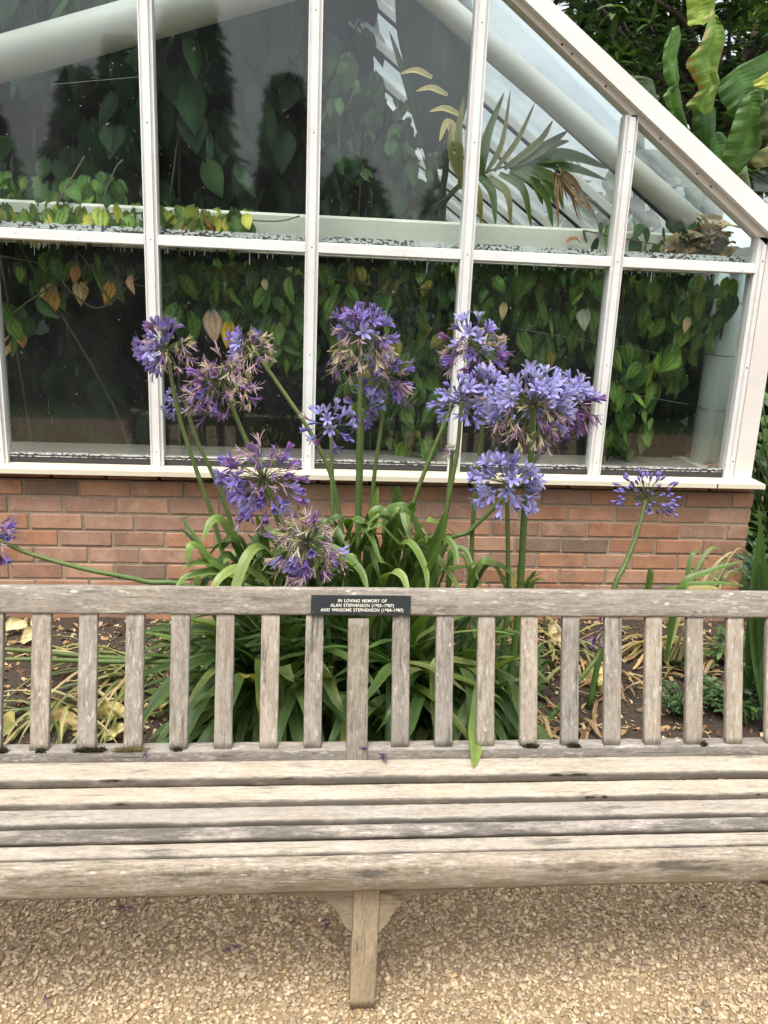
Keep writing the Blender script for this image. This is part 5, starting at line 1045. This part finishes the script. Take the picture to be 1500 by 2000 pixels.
blade([((1222, 150, 0), (1240, 148, .04), (1275, 155, .08)), ((1230, 185, 0), (1255, 182, .0), (1283, 185, .08)), ((1260, 225, 0), (1275, 222, 0), (1295, 225, .08)), ((1290, 260, 0), (1298, 262, 0), (1310, 260, .06))], (.05, .09, .04), (.10, .15, .07), 10, 4.7)
blade([((1470, 160, 0), (1500, 140, 0), (1530, 140, .08)), ((1474, 172, -.03), (1500, 176, 0), (1530, 160, .08))], ye, (.42, .42, .05), 11, 4.4)
def tree(label, spots, limbs, trunk, seed, cols, size=.14, name='broadleaf_tree', mat=M_LEAF, tw=.11, tm=None, grp=None, per=8):
    r = np.random.default_rng(seed); B = np.asarray(trunk[0], float); T = empty(name, B, label, 'tree', grp); m = MB(); tv, tf, _ = tm or lance_leaf(.30, .3, .35, 6, 3)
    n = len(spots); P = np.repeat(spots, per, 0)+r.normal(0, size*.1, (n*per, 3)); ax = r.normal(0, .5, (n, 3))+np.array([0, -.35, .6]); a = np.tile(np.arange(per)*2*np.pi/per, n)+np.repeat(r.uniform(0, 6.28, n), per)
    d = np.stack([np.cos(a), np.sin(a), r.normal(.15, .35, n*per)], -1)+np.repeat(ax, per, 0)*.5; R = frame(d, np.array([[0, 0, 1.]])+r.normal(0, .25, (n*per, 3))); s = size*r.uniform(.6, 1.2, n*per)
    C = np.repeat(pick(cols, [1]*len(cols), n, r), per, 0)*np.exp(r.normal(0, .2, (n*per, 1))); V, F, C2 = inst(tv, tf, R*s[:, None, None], P, C); m.add(V, F, C2); m.build('crown', mat, T, True, origin=B)
    m = MB(); m.tube(catmull(trunk, 5), np.linspace(tw, tw*.4, (len(trunk)-1)*5+1), 10)
    for L in limbs: m.tube(catmull(L, 5), np.linspace(tw*.45, tw*.08, (len(L)-1)*5+1), 6)
    m.build('trunk', M_BARK, T, True, origin=B, cols=False); return T
r = np.random.default_rng(500)
def cloud(poly, n, y0, y1): P2 = scatter(poly, n, r); Yd = r.uniform(y0, y1, n); return np.array([atY(a, b, c) for (a, b), c in zip(P2, Yd)])
TG = [(.05, .095, .03), (.03, .06, .022), (.085, .14, .045), (.022, .045, .018)]
poly = [(1082, -160), (1640, -160), (1640, 360), (1420, 360), (1250, 210), (1120, 70)]
sp = cloud(poly, 620, 6.2, 8.2); t0 = np.array([3.6, 7.2, 0]); c1 = atY(1330, 120, 7.2); c2 = atY(1480, 60, 7.2); top = atY(1400, 260, 7.2)
limbs = [[top, (top+p)/2+r.normal(0, .12, 3), p] for p in sp[::16]]
tree('dark evergreen tree with leaf rosettes behind the banana leaves', sp, limbs, [t0, t0*(.5)+top*.5, top, c2], 501, TG, .16)
sp = cloud([(1082, -40), (1330, -40), (1350, 150), (1290, 190), (1240, 190), (1150, 90)], 260, 8.6, 10); t0 = np.array([3.9, 9.4, 0]); top = atY(1250, 150, 9.3)
tree('nearly black tree showing at the left of the rosettes', sp, [[top, (top+p)/2, p] for p in sp[::14]], [t0, (t0+top)/2, top], 502, [(.012, .022, .012), (.02, .035, .015)], .20)
sp = cloud([(1420, -160), (1640, -160), (1640, 380), (1430, 380)], 420, 9.5, 12); t0 = np.array([5.9, 10.8, 0]); top = atY(1500, 150, 10.8)
tree('pale green tree in the distance at the top right', sp, [[top, (top+p)/2, p] for p in sp[::18]], [t0, (t0+top)/2, top], 503, [(.05, .085, .035), (.09, .13, .05)], .20)
# far glasshouse
a, b = atY(1424, 372, 6.6), atY(1560, 372, 6.6); za = a[2]; zu = atY(1470, 322, 7.6)[2]; FG = empty('glasshouse', (a[0]+1.6, 7.2, 0), 'pale roof corner of another glasshouse behind the banana plant', 'greenhouse'); FO = np.array([a[0]+1.6, 7.2, 0]); x0, x1 = a[0]-.55, a[0]+3.2
m = MB(); V = [(x0, 6.55, za), (x1, 6.55, za), (x1, 7.9, zu+.12), (x0, 7.9, zu+.12)]; V += [(x, y, z+.01) for x, y, z in V]; m.add(V, np.array([(0, 3, 2, 1), (4, 5, 6, 7), (0, 1, 5, 4), (1, 2, 6, 5), (2, 3, 7, 6), (3, 0, 4, 7)])); m.build('roof', M_TUBE, FG, origin=FO, cols=False)
for k in range(9):
    x = x0+.08+k*.45; m = MB(); V = [(x, 6.54, za+.011), (x+.05, 6.54, za+.011), (x+.05, 7.9, zu+.131), (x, 7.9, zu+.131)]; V += [(q[0], q[1], q[2]+.04) for q in V]; m.add(V, np.array([(0, 3, 2, 1), (4, 5, 6, 7), (0, 1, 5, 4), (1, 2, 6, 5), (2, 3, 7, 6), (3, 0, 4, 7)])); m.build('glazing_bar', M_WHITE, FG, origin=FO, cols=False)
m = MB(); m.box(x0, x1, 6.60, 6.61, .6, za-.02); m.build('glass_pane', M_GLASS, FG, origin=FO, cols=False)
m = MB(); m.box(x0, x1, 6.58, 6.66, 0, .6); m.build('wall', M_MORTAR, FG, origin=FO, cols=False)
# ---------------------------------------------------------------- what the glass mirrors: hedge and conifers across the path
def conifer(x, y, h, w, seed, label, col):
    r = np.random.default_rng(seed); n = 9000; t = r.random(n)**.8; a = r.uniform(0, 6.28, n); rad = w*(1-t)**.75*(.55+.45*r.random(n))*(1+.22*np.sin(t*17+np.sin(a*3+seed)*2)); P = np.stack([x+rad*np.cos(a), y+rad*np.sin(a), .15+t*h], -1); d = np.stack([np.cos(a), np.sin(a), r.normal(-.2, .3, n)], -1); R = frame(d, np.array([[0, 0, 1.]])+r.normal(0, .4, (n, 3)))
    tv, tf, _ = lance_leaf(.5, .1, .3, 4, 3); V, F, C = inst(tv, tf, R*(.30*r.uniform(.5, 1.2, n))[:, None, None], P, pick(col, [1]*len(col), n, r)); B = np.array([x, y, 0]); T = empty('conifer', B, label, 'tree', 'conifers across the path, mirrored in the glass')
    m = MB(); m.add(V, F, C); m.build('crown', M_LEAF, T, True, origin=B); m = MB(); m.tube([B, B+(0, 0, h*.5), B+(0, 0, h*.97)], [w*.12, w*.07, .01], 8); m.build('trunk', M_BARK, T, True, origin=B, cols=False)
CC = [(.012, .026, .012), (.02, .035, .014)]
def mirror(px, py, D):
    d = ray(px, py); p = CO+d*(D/d[1]); return p
for k, (px, py, w) in enumerate(((-170, 60, 1.7), (-40, 210, 1.1), (150, 150, 1.0), (235, 90, 1.0), (370, -60, 1.25), (560, 165, .95), (690, 330, 1.6), (905, 300, 1.3), (1080, 330, 1.5), (1300, 240, 1.6))):
    p = mirror(px, py, 3.56*2+9.5); lab = 'conifer reflected in the glass, %s' % ['broadest and furthest left', 'low one left of the first pane', 'pointed one in the left pane', 'one at the second bar', 'tallest in the second pane', 'stout one left of the third bar', 'low broad one right of the third bar', 'one by the fourth bar', 'low wide one behind the fronds', 'broad one beyond the rafter'][k]
    conifer(p[0], -9.5, p[2], w, 600+k, lab, CC)
r = np.random.default_rng(650); n = 12000; P = np.stack([r.uniform(-9, 12, n), -5.2+r.normal(0, .2, n), r.random(n)*2.75*(.85+.15*np.sin(np.arange(n)))], -1); R = rand_rot(n, r); tv, tf, _ = lance_leaf(.6, .1, .3, 4, 3)
V, F, C = inst(tv, tf, R*.22, P, pick([(.015, .03, .012), (.03, .05, .02)], [1, 1], n, r)); m = MB(); m.add(V, F, C); B = np.array([1.5, -5.2, 0]); HT = empty('hedge', B, 'long dark clipped hedge across the path, mirrored in the lower panes', 'hedge'); m.build('foliage', M_LEAF, HT, True, origin=B)
m = MB(); m.box(-9, 12, -5.4, -5.0, 0, 2.4); m.build('branches', M_BARK, HT, origin=B, cols=False)

r = np.random.default_rng(660); n = 9000; P = np.stack([r.uniform(4.5, 30, n), 17+r.normal(0, .5, n), r.random(n)**.8*(3.2+1.2*np.sin(np.arange(n)*.37))], -1); V, F, C = inst(tv, tf, rand_rot(n, r)*.42, P, pick([(.03, .06, .02), (.05, .09, .03)], [1, 1], n, r)); m = MB(); m.add(V, F, C)
B = np.array([17, 17, 0]); HT = empty('hedge', B, 'distant overgrown hedge far behind the greenhouse at the right', 'hedge'); m.build('foliage', M_LEAF, HT, True, origin=B); m = MB(); m.box(4.5, 30, 16.9, 17.1, 0, 2.6); m.build('branches', M_BARK, HT, origin=B, cols=False)
